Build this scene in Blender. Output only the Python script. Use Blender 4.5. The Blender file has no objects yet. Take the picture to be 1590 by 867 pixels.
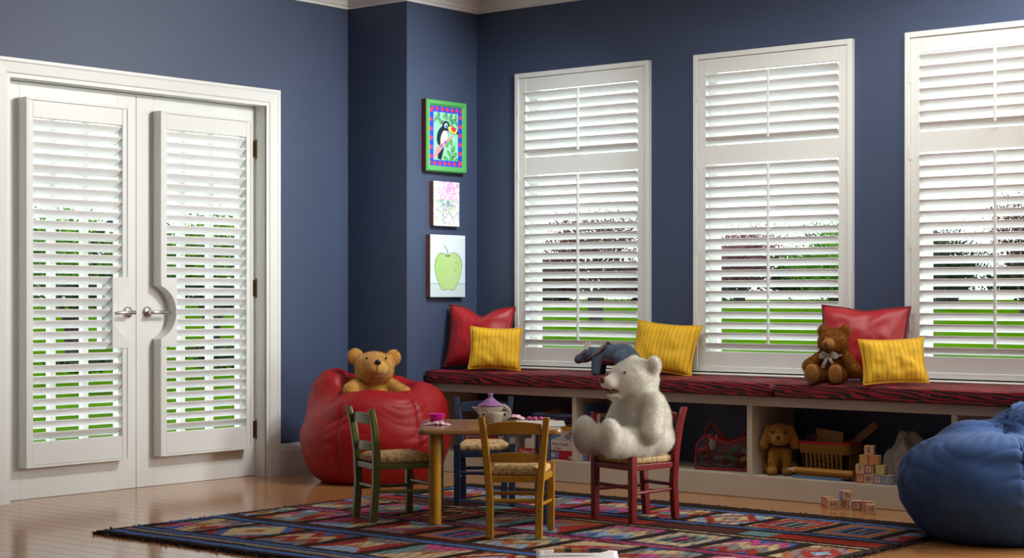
import bpy, bmesh, math, random
import numpy as np
from mathutils import Vector, Matrix, noise as mnoise
from mathutils.bvhtree import BVHTree

random.seed(7)
RNG = np.random.default_rng(11)
S = bpy.context.scene
COL = S.collection
PI = math.pi
R_ = math.radians

# ------------------------------------------------------------------ camera
cam_data = bpy.data.cameras.new('camera')
cam_data.sensor_width = 36.0
cam_data.lens = 2697.0 / 1590.0 * 36.0
cam_data.shift_y = 28.5 / 1590.0
cam_data.clip_end = 500
cam = bpy.data.objects.new('camera', cam_data)
COL.objects.link(cam)
cam.location = (0, 0, 0.984)
cam.rotation_euler = (R_(90), 0, R_(39.644))
S.camera = cam

# ------------------------------------------------------------------ sky
W = bpy.data.worlds.new('world'); S.world = W
W.use_nodes = True
bg = W.node_tree.nodes['Background']
bg.inputs[0].default_value = (0.93, 0.975, 1.0, 1)
bg.inputs[1].default_value = 3.6

# ------------------------------------------------------------------ lamps and exposure
def area(name, loc, target, sx, sy, power, color=(1, 1, 1), spread=180):
    l = bpy.data.lights.new(name, 'AREA'); l.shape = 'RECTANGLE'
    l.size = sx; l.size_y = sy; l.energy = power; l.color = color; l.spread = R_(spread)
    o = bpy.data.objects.new(name, l); COL.objects.link(o)
    o.location = loc
    o.rotation_euler = (Vector(target) - Vector(loc)).to_track_quat('-Z', 'Y').to_euler()
    return o
# added key lamp behind an assumed bare opening further right along the window wall
area('assumed_side_light', (-0.95, 7.98, 1.60), (-2.0, 0, 1.6), 2.9, 1.6, 340, (1.0, 0.99, 0.97))
# added fill lights without fixtures: french doors, window wall, corner pier with the pictures
area('door_fill', (-4.3, 6.95, 2.66), (-7.25, 5.4, 1.5), 0.5, 0.3, 23, (1.0, 0.98, 0.95), 95)
area('window_wall_fill', (-3.9, 6.75, 2.70), (-4.6, 7.80, 1.0), 3.0, 0.2, 20, (1.0, 0.99, 0.96), 110)
area('picture_fill', (-4.9, 6.98, 2.68), (-6.66, 7.22, 1.45), 0.3, 0.2, 7, (0.95, 0.98, 1.0), 70)

vs = S.view_settings
S.display_settings.display_device = 'sRGB'
vs.view_transform = 'Standard'; vs.look = 'None'; vs.gamma = 1.0; vs.use_curve_mapping = False
vs.exposure = 0.0

# ------------------------------------------------------------------ helpers: materials
def srgb(r, g, b):
    f = lambda c: (c / 255 / 12.92) if c / 255 <= 0.04045 else ((c / 255 + 0.055) / 1.055) ** 2.4
    return (f(r), f(g), f(b), 1)

def mat(name, col, rough=0.5, var=0.0, vscale=20.0, bump=0.0, bscale=60.0, metallic=0.0, coat=0.0,
        sheen=0.0, stretch=None, rnd=0.0, spec=None, trans=0.0):
    m = bpy.data.materials.new(name); m.use_nodes = True
    nt = m.node_tree; N = nt.nodes; L = nt.links
    p = N['Principled BSDF']
    p.inputs['Base Color'].default_value = col
    p.inputs['Roughness'].default_value = rough
    p.inputs['Metallic'].default_value = metallic
    if coat: p.inputs['Coat Weight'].default_value = coat; p.inputs['Coat Roughness'].default_value = 0.12
    if sheen: p.inputs['Sheen Weight'].default_value = sheen
    if spec is not None: p.inputs['Specular IOR Level'].default_value = spec
    if trans: p.inputs['Transmission Weight'].default_value = trans
    tc = N.new('ShaderNodeTexCoord'); mp = N.new('ShaderNodeMapping')
    L.new(tc.outputs['Object'], mp.inputs[0])
    if stretch: mp.inputs['Scale'].default_value = stretch
    src = None
    if var:
        n = N.new('ShaderNodeTexNoise'); n.inputs['Scale'].default_value = vscale; n.inputs['Detail'].default_value = 4
        L.new(mp.outputs[0], n.inputs['Vector'])
        r = N.new('ShaderNodeValToRGB')
        c = col
        r.color_ramp.elements[0].position = 0.3; r.color_ramp.elements[1].position = 0.7
        r.color_ramp.elements[0].color = (c[0] * (1 - var), c[1] * (1 - var), c[2] * (1 - var), 1)
        r.color_ramp.elements[1].color = (min(1, c[0] * (1 + var)), min(1, c[1] * (1 + var)), min(1, c[2] * (1 + var)), 1)
        L.new(n.outputs[0], r.inputs[0]); src = r.outputs[0]
    if rnd:
        oi = N.new('ShaderNodeObjectInfo'); mr = N.new('ShaderNodeMapRange')
        mr.inputs['To Min'].default_value = 1 - rnd; mr.inputs['To Max'].default_value = 1 + rnd
        L.new(oi.outputs['Random'], mr.inputs[0])
        mx = N.new('ShaderNodeMix'); mx.data_type = 'RGBA'; mx.blend_type = 'MULTIPLY'; mx.inputs[0].default_value = 1
        if src: L.new(src, mx.inputs[6])
        else: mx.inputs[6].default_value = col
        L.new(mr.outputs[0], mx.inputs[7]); src = mx.outputs[2]
    if src: L.new(src, p.inputs['Base Color'])
    if bump:
        n2 = N.new('ShaderNodeTexNoise'); n2.inputs['Scale'].default_value = bscale; n2.inputs['Detail'].default_value = 3
        L.new(mp.outputs[0], n2.inputs['Vector'])
        b = N.new('ShaderNodeBump'); b.inputs['Strength'].default_value = bump; b.inputs['Distance'].default_value = 0.004
        L.new(n2.outputs[0], b.inputs['Height']); L.new(b.outputs[0], p.inputs['Normal'])
    return m

def mat_attr(name, attr, rough=0.9, bump=0.0, bscale=200):
    m = mat(name, (0.5, 0.5, 0.5, 1), rough, bump=bump, bscale=bscale, spec=0.1)
    N = m.node_tree.nodes; a = N.new('ShaderNodeAttribute'); a.attribute_name = attr
    m.node_tree.links.new(a.outputs['Color'], N['Principled BSDF'].inputs['Base Color'])
    return m

def mat_fur(name, c, var=.1):
    m = bpy.data.materials.new(name); m.use_nodes = True
    nt = m.node_tree; N = nt.nodes; L = nt.links; N.remove(N['Principled BSDF'])
    tc = N.new('ShaderNodeTexCoord'); n = N.new('ShaderNodeTexNoise'); n.inputs['Scale'].default_value = 30
    L.new(tc.outputs['Object'], n.inputs['Vector'])
    r = N.new('ShaderNodeValToRGB'); r.color_ramp.elements[0].position = .3; r.color_ramp.elements[1].position = .7
    r.color_ramp.elements[0].color = (c[0] * (1 - var), c[1] * (1 - var), c[2] * (1 - var), 1); r.color_ramp.elements[1].color = (min(.95, c[0] * (1 + var)), min(.95, c[1] * (1 + var)), min(.95, c[2] * (1 + var)), 1)
    L.new(n.outputs[0], r.inputs[0])
    d = N.new('ShaderNodeBsdfDiffuse'); t = N.new('ShaderNodeBsdfTranslucent'); x = N.new('ShaderNodeMixShader'); x.inputs[0].default_value = .45
    L.new(r.outputs[0], d.inputs[0]); L.new(r.outputs[0], t.inputs[0]); L.new(d.outputs[0], x.inputs[1]); L.new(t.outputs[0], x.inputs[2]); L.new(x.outputs[0], N['Material Output'].inputs[0])
    return m

def mat_clear(name, tint=(1, 1, 1, 1), gloss=0.06, rough=0.02):
    m = bpy.data.materials.new(name); m.use_nodes = True
    nt = m.node_tree; N = nt.nodes; L = nt.links
    N.remove(N['Principled BSDF'])
    t = N.new('ShaderNodeBsdfTransparent'); t.inputs[0].default_value = tint
    g = N.new('ShaderNodeBsdfGlossy'); g.inputs['Roughness'].default_value = rough
    x = N.new('ShaderNodeMixShader'); x.inputs[0].default_value = gloss
    L.new(t.outputs[0], x.inputs[1]); L.new(g.outputs[0], x.inputs[2])
    L.new(x.outputs[0], N['Material Output'].inputs[0])
    return m

# ------------------------------------------------------------------ helpers: geometry
class G:
    def __init__(s): s.v = []; s.f = []; s.m = []; s.s = []
    def add(s, vs, fs, m=0, smooth=False):
        o = len(s.v); s.v += [tuple(v) for v in vs]
        for f in fs: s.f.append(tuple(i + o for i in f)); s.m.append(m); s.s.append(smooth)
        return s
    def box(s, x0, x1, y0, y1, z0, z1, m=0):
        v = [(x0, y0, z0), (x1, y0, z0), (x1, y1, z0), (x0, y1, z0), (x0, y0, z1), (x1, y0, z1), (x1, y1, z1), (x0, y1, z1)]
        return s.add(v, [(0, 3, 2, 1), (4, 5, 6, 7), (0, 1, 5, 4), (1, 2, 6, 5), (2, 3, 7, 6), (3, 0, 4, 7)], m)
    def rings(s, rings, m=0, smooth=True, closed=False, cap=True):
        n = len(rings[0]); vs = [p for r in rings for p in r]; fs = []
        R = len(rings)
        for i in range(R if closed else R - 1):
            for j in range(n):
                a = i * n + j; b = i * n + (j + 1) % n
                c = ((i + 1) % R) * n + (j + 1) % n; d = ((i + 1) % R) * n + j
                fs.append((a, b, c, d))
        s.add(vs, fs, m, smooth)
        if cap and not closed:
            s.add(rings[0], [tuple(reversed(range(n)))], m); s.add(rings[-1], [tuple(range(n))], m)
        return s
    def tube(s, pts, r, n=8, m=0, closed=False, cap=True, flat=1.0, smooth=True):
        P = [Vector(p) for p in pts]; K = len(P)
        rs = r if isinstance(r, (list, tuple)) else [r] * K
        T = []
        for i in range(K):
            if closed: t = P[(i + 1) % K] - P[i - 1]
            else: t = P[min(i + 1, K - 1)] - P[max(i - 1, 0)]
            T.append(t.normalized() if t.length > 1e-9 else Vector((0, 0, 1)))
        u = T[0].cross(Vector((0, 0, 1)))
        if u.length < 0.05: u = T[0].cross(Vector((0, 1, 0)))
        u.normalize(); rings = []
        for i in range(K):
            u = (u - T[i] * u.dot(T[i])); u.normalize(); w = T[i].cross(u)
            rings.append([P[i] + u * (rs[i] * math.cos(2 * PI * j / n)) + w * (rs[i] * flat * math.sin(2 * PI * j / n)) for j in range(n)])
        return s.rings(rings, m, smooth, closed, cap)
    def cyl(s, a, b, r0, r1=None, n=16, m=0, smooth=True):
        return s.tube([a, b], [r0, r0 if r1 is None else r1], n, m, smooth=smooth)
    def bar(s, secs, m=0, smooth=False):      # secs: (centre, width x, depth y) rectangles stacked along z
        return s.rings([[(c[0] - w / 2, c[1] - d / 2, c[2]), (c[0] + w / 2, c[1] - d / 2, c[2]), (c[0] + w / 2, c[1] + d / 2, c[2]), (c[0] - w / 2, c[1] + d / 2, c[2])] for c, w, d in secs], m, smooth)
    def beam(s, a, b, w, h, m=0, up=(0, 0, 1)):
        a = Vector(a); b = Vector(b); t = (b - a).normalized(); u = t.cross(Vector(up)).normalized(); k = u.cross(t)
        rs = [[c + u * (sx * w / 2) + k * (sz * h / 2) for sx, sz in ((-1, -1), (1, -1), (1, 1), (-1, 1))] for c in (a, b)]
        return s.rings(rs, m, False)
    def lathe(s, prof, n=28, c=(0, 0, 0), m=0, smooth=True):
        rings = [[(c[0] + r * math.cos(2 * PI * j / n), c[1] + r * math.sin(2 * PI * j / n), c[2] + z) for j in range(n)] for r, z in prof]
        return s.rings(rings, m, smooth)
    def prism(s, poly, f, m=0):               # poly: 2D outline; f(u, v, k) -> 3D at side k = 0 / 1
        n = len(poly)
        v = [f(a, b, 0) for a, b in poly] + [f(a, b, 1) for a, b in poly]
        fs = [tuple(reversed(range(n))), tuple(range(n, 2 * n))] + [(i, (i + 1) % n, n + (i + 1) % n, n + i) for i in range(n)]
        return s.add(v, fs, m)
    def ell(s, c, r, nu=16, nv=10, m=0, rot=None):
        vs = []; fs = []
        for i in range(1, nv):
            a = PI * i / nv
            for j in range(nu):
                b = 2 * PI * j / nu
                vs.append(Vector((r[0] * math.sin(a) * math.cos(b), r[1] * math.sin(a) * math.sin(b), r[2] * math.cos(a))))
        vs += [Vector((0, 0, r[2])), Vector((0, 0, -r[2]))]
        for i in range(nv - 2):
            for j in range(nu):
                fs.append((i * nu + j, (i + 1) * nu + j, (i + 1) * nu + (j + 1) % nu, i * nu + (j + 1) % nu))
        t = len(vs) - 2
        for j in range(nu):
            fs.append((t, j, (j + 1) % nu)); fs.append((t + 1, (nv - 2) * nu + (j + 1) % nu, (nv - 2) * nu + j))
        if rot is not None: vs = [rot @ v for v in vs]
        c = Vector(c)
        return s.add([v + c for v in vs], fs, m, True)
    def sheet(s, fn, nu, nv, m=0, smooth=True):
        vs = [fn(i / nu, j / nv) for j in range(nv + 1) for i in range(nu + 1)]
        fs = [(j * (nu + 1) + i, j * (nu + 1) + i + 1, (j + 1) * (nu + 1) + i + 1, (j + 1) * (nu + 1) + i) for j in range(nv) for i in range(nu)]
        return s.add(vs, fs, m, smooth)

def mesh_of(g, name, mats):
    me = bpy.data.meshes.new(name); me.from_pydata(g.v, [], g.f)
    mats = mats if isinstance(mats, (list, tuple)) else [mats]
    for m in mats: me.materials.append(m)
    me.polygons.foreach_set('material_index', g.m); me.polygons.foreach_set('use_smooth', g.s)
    bm = bmesh.new(); bm.from_mesh(me); bmesh.ops.recalc_face_normals(bm, faces=bm.faces); bm.to_mesh(me); bm.free()
    me.update(); return me

def obj(name, g, mats, parent=None, bevel=0, seg=2, loc=None, rot=None, sub=0):
    me = g if isinstance(g, bpy.types.Mesh) else mesh_of(g, name, mats)
    o = bpy.data.objects.new(name, me); COL.objects.link(o)
    if parent: o.parent = parent
    if loc is not None: o.location = loc
    if rot is not None: o.rotation_euler = rot
    if bevel:
        b = o.modifiers.new('bevel', 'BEVEL'); b.width = bevel; b.segments = seg; b.limit_method = 'ANGLE'; b.angle_limit = R_(40)
    if sub:
        q = o.modifiers.new('subdivision', 'SUBSURF'); q.levels = sub; q.render_levels = sub
    return o

def tag(o, label=None, cat=None, group=None, kind=None):
    if label: o['label'] = label
    if cat: o['category'] = cat
    if group: o['group'] = group
    if kind: o['kind'] = kind
    return o

def empty(name, loc=(0, 0, 0), rz=0.0, rot=None):
    o = bpy.data.objects.new(name, None); COL.objects.link(o); o.empty_display_size = 0.05
    o.location = loc; o.rotation_euler = rot if rot is not None else (0, 0, rz); return o

def copy_tree(o, parent=None):
    c = o.copy(); COL.objects.link(c)
    if parent: c.parent = parent
    for ch in list(o.children): copy_tree(ch, c)
    return c

def text_mesh(body, size, m, depth=0.0004):
    cu = bpy.data.curves.new('lettering', 'FONT'); cu.body = body; cu.size = size; cu.extrude = depth
    cu.align_x = 'CENTER'; cu.align_y = 'CENTER'; cu.resolution_u = 2
    t = bpy.data.objects.new('lettering', cu); COL.objects.link(t)
    bpy.context.view_layer.update()
    me = bpy.data.meshes.new_from_object(t.evaluated_get(bpy.context.evaluated_depsgraph_get()))
    bpy.data.objects.remove(t); me.materials.clear(); me.materials.append(m); return me

def text(name, body, size, m, parent, loc, rot):
    return obj(name, text_mesh(body, size, m), None, parent, loc=loc, rot=rot)

# smooth union of ellipsoids and capsules, polygonised with surface nets -> one continuous skin
def sdf_mesh(prims, h, k=0.03, floor=None):
    lo = np.array([1e9] * 3); hi = -lo
    for p in prims:
        if p[0] == 'e': a = np.array(p[1]); r = max(p[2]); lo = np.minimum(lo, a - r); hi = np.maximum(hi, a + r)
        elif p[0] == 'c':
            for q, r in ((p[1], p[3]), (p[2], p[4])): q = np.array(q); lo = np.minimum(lo, q - r); hi = np.maximum(hi, q + r)
    lo = lo - 3 * h - k * 0.3; hi = hi + 3 * h + k * 0.3
    ax = [np.arange(lo[i], hi[i] + h, h) for i in range(3)]
    X = np.stack(np.meshgrid(*ax, indexing='ij'), -1)
    D = None
    for p in prims:
        if p[0] in ('e', '-e'):
            q = X - np.array(p[1])
            if len(p) > 3 and p[3] is not None: q = q @ np.array(p[3].to_3x3() if hasattr(p[3], 'to_3x3') else p[3])
            r = np.array(p[2]); k0 = np.linalg.norm(q / r, axis=-1); k1 = np.linalg.norm(q / (r * r), axis=-1) + 1e-9
            d = k0 * (k0 - 1) / k1
        else:
            a = np.array(p[1]); b = np.array(p[2]); ba = b - a
            t = np.clip(((X - a) @ ba) / (ba @ ba), 0, 1)
            d = np.linalg.norm(X - a - t[..., None] * ba, axis=-1) - (p[3] + (p[4] - p[3]) * t)
        if D is None: D = d
        elif p[0] == '-e':
            hh = np.clip(0.5 - 0.5 * (D + d) / k, 0, 1); D = D * (1 - hh) - d * hh + k * hh * (1 - hh)
        else:
            hh = np.clip(0.5 + 0.5 * (D - d) / k, 0, 1); D = D * (1 - hh) + d * hh - k * hh * (1 - hh)
    if floor is not None: D = np.maximum(D, floor - X[..., 2])
    ins = D < 0; n = np.array(D.shape) - 1
    cs = [(i, j, l) for i in (0, 1) for j in (0, 1) for l in (0, 1)]
    sl = lambda A, c: A[c[0]:c[0] + n[0], c[1]:c[1] + n[1], c[2]:c[2] + n[2]]
    cnt = sum(sl(ins, c).astype(int) for c in cs); act = (cnt > 0) & (cnt < 8)
    idx = -np.ones(act.shape, int); ii = np.argwhere(act); idx[act] = np.arange(len(ii))
    acc = np.zeros((len(ii), 3)); num = np.zeros(len(ii))
    for c in cs:
        for a in range(3):
            if c[a]: continue
            c2 = list(c); c2[a] = 1
            d0 = sl(D, c)[act]; d1 = sl(D, c2)[act]; x = (d0 < 0) != (d1 < 0)
            t = np.where(x, d0 / np.where(np.abs(d0 - d1) < 1e-12, 1, d0 - d1), 0)
            pt = np.tile(np.array(c, float), (len(ii), 1)); pt[:, a] = t
            acc += pt * x[:, None]; num += x
    V = (ii + acc / num[:, None]) * h + lo
    F = []
    for a in range(3):
        b, c = (a + 1) % 3, (a + 2) % 3
        s0 = [slice(1, -1)] * 3; s1 = [slice(1, -1)] * 3; s0[a] = slice(0, -1); s1[a] = slice(1, None)
        A0 = ins[tuple(s0)]; A1 = ins[tuple(s1)]
        e = np.argwhere(A0 != A1); sg = A0[A0 != A1]
        off = np.zeros(3, int); off[b] = 1; off[c] = 1; base = e + off
        def cell(db, dc):
            q = base.copy(); q[:, b] += db; q[:, c] += dc; return idx[q[:, 0], q[:, 1], q[:, 2]]
        Q = np.stack([cell(-1, -1), cell(0, -1), cell(0, 0), cell(-1, 0)], 1)
        Q[~sg] = Q[~sg][:, ::-1]; F.append(Q)
    F = np.concatenate(F); F = F[(F >= 0).all(1)]
    return V, F

def np_mesh(name, V, F, mats, smooth=True):
    me = bpy.data.meshes.new(name); me.from_pydata(V.tolist(), [], F.tolist())
    for m in (mats if isinstance(mats, (list, tuple)) else [mats]): me.materials.append(m)
    me.polygons.foreach_set('use_smooth', [smooth] * len(me.polygons)); me.update(); return me

def quad_normals(V, F):
    n = np.cross(V[F[:, 2]] - V[F[:, 0]], V[F[:, 3]] - V[F[:, 1]]); a = np.linalg.norm(n, axis=1)
    return n / (a[:, None] + 1e-12), a / 2

# strands of pile standing on a skin: each a bent, tapering ribbon
def fur_mesh(name, V, F, m, n, length, width, droop=0.4, mess=0.5, mask=None):
    N, A = quad_normals(V, F)
    if mask is not None: A = A * mask(V[F].mean(1))
    f = RNG.choice(len(F), n, p=A / A.sum())
    w = RNG.random((n, 4)) + 0.02; w /= w.sum(1)[:, None]
    P = (V[F[f]] * w[..., None]).sum(1)
    d = N[f] + RNG.normal(0, mess, (n, 3)); d /= np.linalg.norm(d, axis=1)[:, None]
    d2 = d + np.array([0, 0, -droop]) + RNG.normal(0, mess * 0.6, (n, 3)); d2 /= np.linalg.norm(d2, axis=1)[:, None]
    L = length * (0.6 + 0.6 * RNG.random(n))[:, None]
    sd = np.cross(d, RNG.normal(0, 1, (n, 3))); sd /= np.linalg.norm(sd, axis=1)[:, None] + 1e-9; sd *= width / 2
    p1 = P + d * L * 0.5; p2 = p1 + d2 * L * 0.55
    VV = np.stack([P - sd, P + sd, p1 + sd * .8, p1 - sd * .8, p2], 1).reshape(-1, 3)
    me = bpy.data.meshes.new(name)
    b = np.arange(n) * 5
    q = np.stack([b, b + 1, b + 2, b + 3], 1); t = np.stack([b + 3, b + 2, b + 4], 1)
    loops = np.concatenate([q.ravel(), t.ravel()])
    me.vertices.add(len(VV)); me.vertices.foreach_set('co', VV.ravel())
    me.loops.add(len(loops)); me.loops.foreach_set('vertex_index', loops.astype(np.int32))
    st = np.concatenate([np.arange(n) * 4, 4 * n + np.arange(n) * 3])
    me.polygons.add(2 * n); me.polygons.foreach_set('loop_start', st.astype(np.int32))
    me.materials.append(m); me.update(calc_edges=True); me.validate(); return me
# ------------------------------------------------------------------ materials of the room
M = {}
M['navy'] = mat('navy_wall_paint', (0.047, 0.070, 0.133, 1), 0.55, var=0.05, vscale=2.0, bump=0.06, bscale=180)
M['white'] = mat('white_painted_wood', (0.79, 0.81, 0.775, 1), 0.38)
M['louver'] = mat('white_louver', (0.86, 0.87, 0.86, 1), 0.35)
M['cream'] = mat('cream_bench_paint', (0.56, 0.50, 0.40, 1), 0.45, var=0.03, vscale=6)
M['ceiling'] = mat('ceiling_paint', (0.62, 0.60, 0.58, 1), 0.8)
M['subfloor'] = mat('subfloor', (0.33, 0.2, 0.11, 1), 0.35)
M['plank'] = mat('maple_plank', (0.42, 0.19, 0.062, 1), 0.15, var=0.14, vscale=5.0, stretch=(1, 14, 14), rnd=0.08, coat=0.2)
M['glass'] = mat_clear('window_glass', (0.97, 0.985, 0.98, 1), 0.012)
M['brass'] = mat('dull_brass', (0.22, 0.12, 0.06, 1), 0.35, metallic=0.9)
M['nickel'] = mat('satin_nickel', (0.72, 0.70, 0.68, 1), 0.22, metallic=1.0)

XL, YS, XP, YW = -7.13, 7.12, -6.665, 7.72      # left wall, short wall, pillar side, window wall
ZC = 2.745

# ------------------------------------------------------------------ shell
def struct(name, g, m, label, **k):
    return tag(obj(name, g, m, **k), label, kind='structure')

DO0, DO1, DOT = 4.845, 6.48, 2.035               # french door opening along the left wall
g = G(); g.box(XL - .16, XL, -2.8, DO0 - .02, 0, ZC); g.box(XL - .16, XL, DO1 + .02, YS, 0, ZC); g.box(XL - .16, XL, DO0 - .02, DO1 + .02, DOT + .02, ZC)
struct('wall_left', g, M['navy'], 'navy blue wall around the white french doors')
g = G().box(XL - .16, XP, YS, YW + .16, 0, ZC)
struct('wall_corner', g, M['navy'], 'navy blue boxed-out corner pier carrying the three pictures')
WX = [(-6.356, -5.416), (-5.130, -4.190), (-3.905, -2.965)]
SX0, SX1, SZ0, SZ1 = -2.35, 0.40, 0.75, 2.30        # assumed opening for the added lamp, beyond the picture's right edge
WZ0, WZ1 = 0.60, 2.26
g = G(); x = XP
for a, b in WX[:3]:
    g.box(x, a + .011, YW, YW + .16, 0, ZC); g.box(a + .011, b - .011, YW, YW + .16, 0, WZ0); g.box(a + .011, b - .011, YW, YW + .16, WZ1, ZC); x = b - .011
g.box(x, SX0, YW, YW + .16, 0, ZC); g.box(SX1, 2.95, YW, YW + .16, 0, ZC); g.box(SX0, SX1, YW, YW + .16, 0, SZ0); g.box(SX0, SX1, YW, YW + .16, SZ1, ZC)
struct('wall_back', g, M['navy'], 'navy blue wall holding the three shuttered windows')
struct('wall_right', G().box(2.8, 2.95, -2.8, YW, 0, ZC), M['navy'], 'navy blue wall closing the room on the right')
struct('wall_front', G().box(XL - .16, 2.95, -2.95, -2.8, 0, ZC), M['navy'], 'navy blue wall behind the viewpoint')
struct('ceiling', G().box(XL - .16, 2.95, -2.95, YW + .16, ZC, ZC + .1), M['ceiling'], 'off-white flat ceiling above the crown moulding')

# floor: slab with separate boards laid on it
fl = struct('floor', G().box(XL - .16, 2.95, -2.95, YW + .16, -.10, -.0125), M['subfloor'], 'glossy maple plank floor')
PW = 0.092
pm = {}
for ln in (0.9, 1.2, 1.5, 1.8):
    g = G().box(0, ln - .0012, 0, PW - .0011, -.0125, 0); pm[ln] = mesh_of(g, 'plank', [M['plank']])
rr = random.Random(3); y = 3.75
while y < 7.31:
    x = XL - .1 - rr.random() * .8
    while x < -1.9:
        ln = rr.choice((0.9, 1.2, 1.5, 1.8)); 
        if x + ln > -1.9:
            ln = -1.9 - x
            if ln > .05: obj('plank', G().box(x, -1.9012, y, y + PW - .0011, -.0125, 0), M['plank'], fl, bevel=.0008, seg=1)
        elif not (x < XL - .15):
            obj('plank', pm[ln], None, fl, loc=(x, y, 0), bevel=.0008, seg=1)
        else:
            g = G().box(XL - .155, x + ln - .0012, y, y + PW - .0011, -.0125, 0)
            if x + ln > XL - .1: obj('plank', g, M['plank'], fl, bevel=.0008, seg=1)
        x += ln
    y += PW
g = G(); g.box(XL - .155, 2.8, -2.8, 3.748, -.0125, 0); g.box(-1.9, 2.8, 3.748, YW, -.0125, 0)
tag(obj('plank_field', g, M['plank'], fl), kind='stuff')

# moulding swept along a wall line: prof = (out from wall, height)
def sweep(prof, path):
    P = [Vector((p[0], p[1], 0)) for p in path]; g = G(); rings = []
    for i, p in enumerate(P):
        ds = []
        if i > 0: ds.append((P[i] - P[i - 1]).normalized())
        if i < len(P) - 1: ds.append((P[i + 1] - P[i]).normalized())
        ns = [Vector((d.y, -d.x, 0)) for d in ds]
        n = ns[0] if len(ns) == 1 else (ns[0] + ns[1]) / (1 + ns[0].dot(ns[1]))
        rings.append([p + n * o + Vector((0, 0, z)) for o, z in prof])
    return g.rings(rings, 0, False)
crown = [(0, 2.645), (.012, 2.645), (.012, 2.658), (.022, 2.664), (.03, 2.680), (.052, 2.706), (.070, 2.716), (.070, 2.728), (.085, 2.732), (.09, 2.745), (0, 2.745)]
struct('trim_1', sweep(crown, [(XL, -2.8), (XL, YS), (XP, YS), (XP, YW), (2.8, YW)]), M['white'], 'white stepped crown moulding along the ceiling edge')
basep = [(0, 0), (.016, 0), (.016, .135), (.012, .142), (.012, .155), (.006, .170), (0, .172)]
struct('baseboard_left', sweep(basep, [(XL, 6.572), (XL, YS), (XP, YS), (XP, 7.30)]), M['white'], 'white baseboard behind the red bean bag')
struct('baseboard_front', sweep(basep, [(XL, -2.8), (XL, 4.752)]), M['white'], 'white baseboard left of the french doors')

# door casing: moulded boards round the opening, plus the jambs
cas = [(0, 0), (0, .012), (.018, .012), (.024, .018), (.07, .022), (.078, .026), (.092, .026), (.092, 0)]   # (away from opening, out from wall)
g = G()
def casing_ring(y, z, sy, sz): return [(XL + o, y + sy * a, z + sz * a) for a, o in cas]
g.rings([casing_ring(DO0, -.0, -1, 0), casing_ring(DO0, DOT, -1, 1), casing_ring(DO1, DOT, 1, 1), casing_ring(DO1, -.0, 1, 0)], 0, False)
g.box(XL - .14, XL + .006, DO0 - .02, DO0, 0, DOT + .02); g.box(XL - .14, XL + .006, DO1, DO1 + .02, 0, DOT + .02); g.box(XL - .14, XL + .006, DO0, DO1, DOT, DOT + .02)
struct('trim_2', g, M['white'], 'white moulded casing framing the french doors')

# ------------------------------------------------------------------ louvers and shutters (local: x width, y outward, z up)
TH = R_(35)
def louver_mesh(wd, hc=.0315, ht=.0048, th=TH, n=12):
    g = G(); rs = []
    for x in (-wd / 2, wd / 2):
        r = []
        for j in range(n):
            a = 2 * PI * j / n; c = hc * math.copysign(abs(math.cos(a)) ** 0.8, math.cos(a)); t = ht * math.sin(a)
            r.append((x, -c * math.cos(th) - t * math.sin(th), c * math.sin(th) - t * math.cos(th)))
        rs.append(r)
    g.rings(rs, 0, True)
    return mesh_of(g, 'louver', [M['louver']])

def window_shutter(x0, x1, label):
    Wd = x1 - x0; t = empty('window_shutter', (x0, YW - .028, 0)); tag(t, label, 'shutter', 'shutters on the three windows')
    f = .028; st = .05; z0, z1 = .595, 2.267
    g = G(); g.box(0, f, 0, .05, z0, z1); g.box(Wd - f, Wd, 0, .05, z0, z1); g.box(f, Wd - f, 0, .05, z1 - f, z1); g.box(f, Wd - f, 0, .05, z0, z0 + f)
    obj('shutter_frame', g, M['white'], t, bevel=.003)
    g = G(); e = .0015
    for a in (f + e, Wd - f - st): g.box(a, a + st - e, .007, .036, z0 + f + e, z1 - f - e)
    obj('stile', G().box(f + e, f + st, .007, .036, z0 + f + e, z1 - f - e), M['white'], t, bevel=.002)
    obj('stile', G().box(Wd - f - st, Wd - f - e, .007, .036, z0 + f + e, z1 - f - e), M['white'], t, bevel=.002)
    for a, b in ((z0 + f + e, .700), (1.683, 1.783), (2.165, z1 - f - e)):
        obj('rail', G().box(f + st + .0004, Wd - f - st - .0004, .008, .036, a, b), M['white'], t, bevel=.002)
    lw = Wd - 2 * (f + st) - .003; lm = louver_mesh(lw)
    for zb, zt, n in ((1.783, 2.165, 7), (.700, 1.683, 18)):
        p = (zt - zb) / n
        for i in range(n): obj('louver', lm, None, t, loc=(Wd / 2, .022, zb + p * (i + .5)))
    for a, b in ((1.806, 2.150), (.742, 1.668)):
        obj('tilt_rod', G().box(Wd / 2 - .006, Wd / 2 + .006, -.021, -.009, a, b), M['white'], t, bevel=.002)
    hm = mesh_of(G().box(-.004, .003, -.003, .006, -.03, .03), 'hinge', [M['white']])
    for z in (.85, 1.25, 1.68, 2.05): obj('hinge', hm, None, t, loc=(f, 0, z), bevel=.001)
    return t

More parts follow.
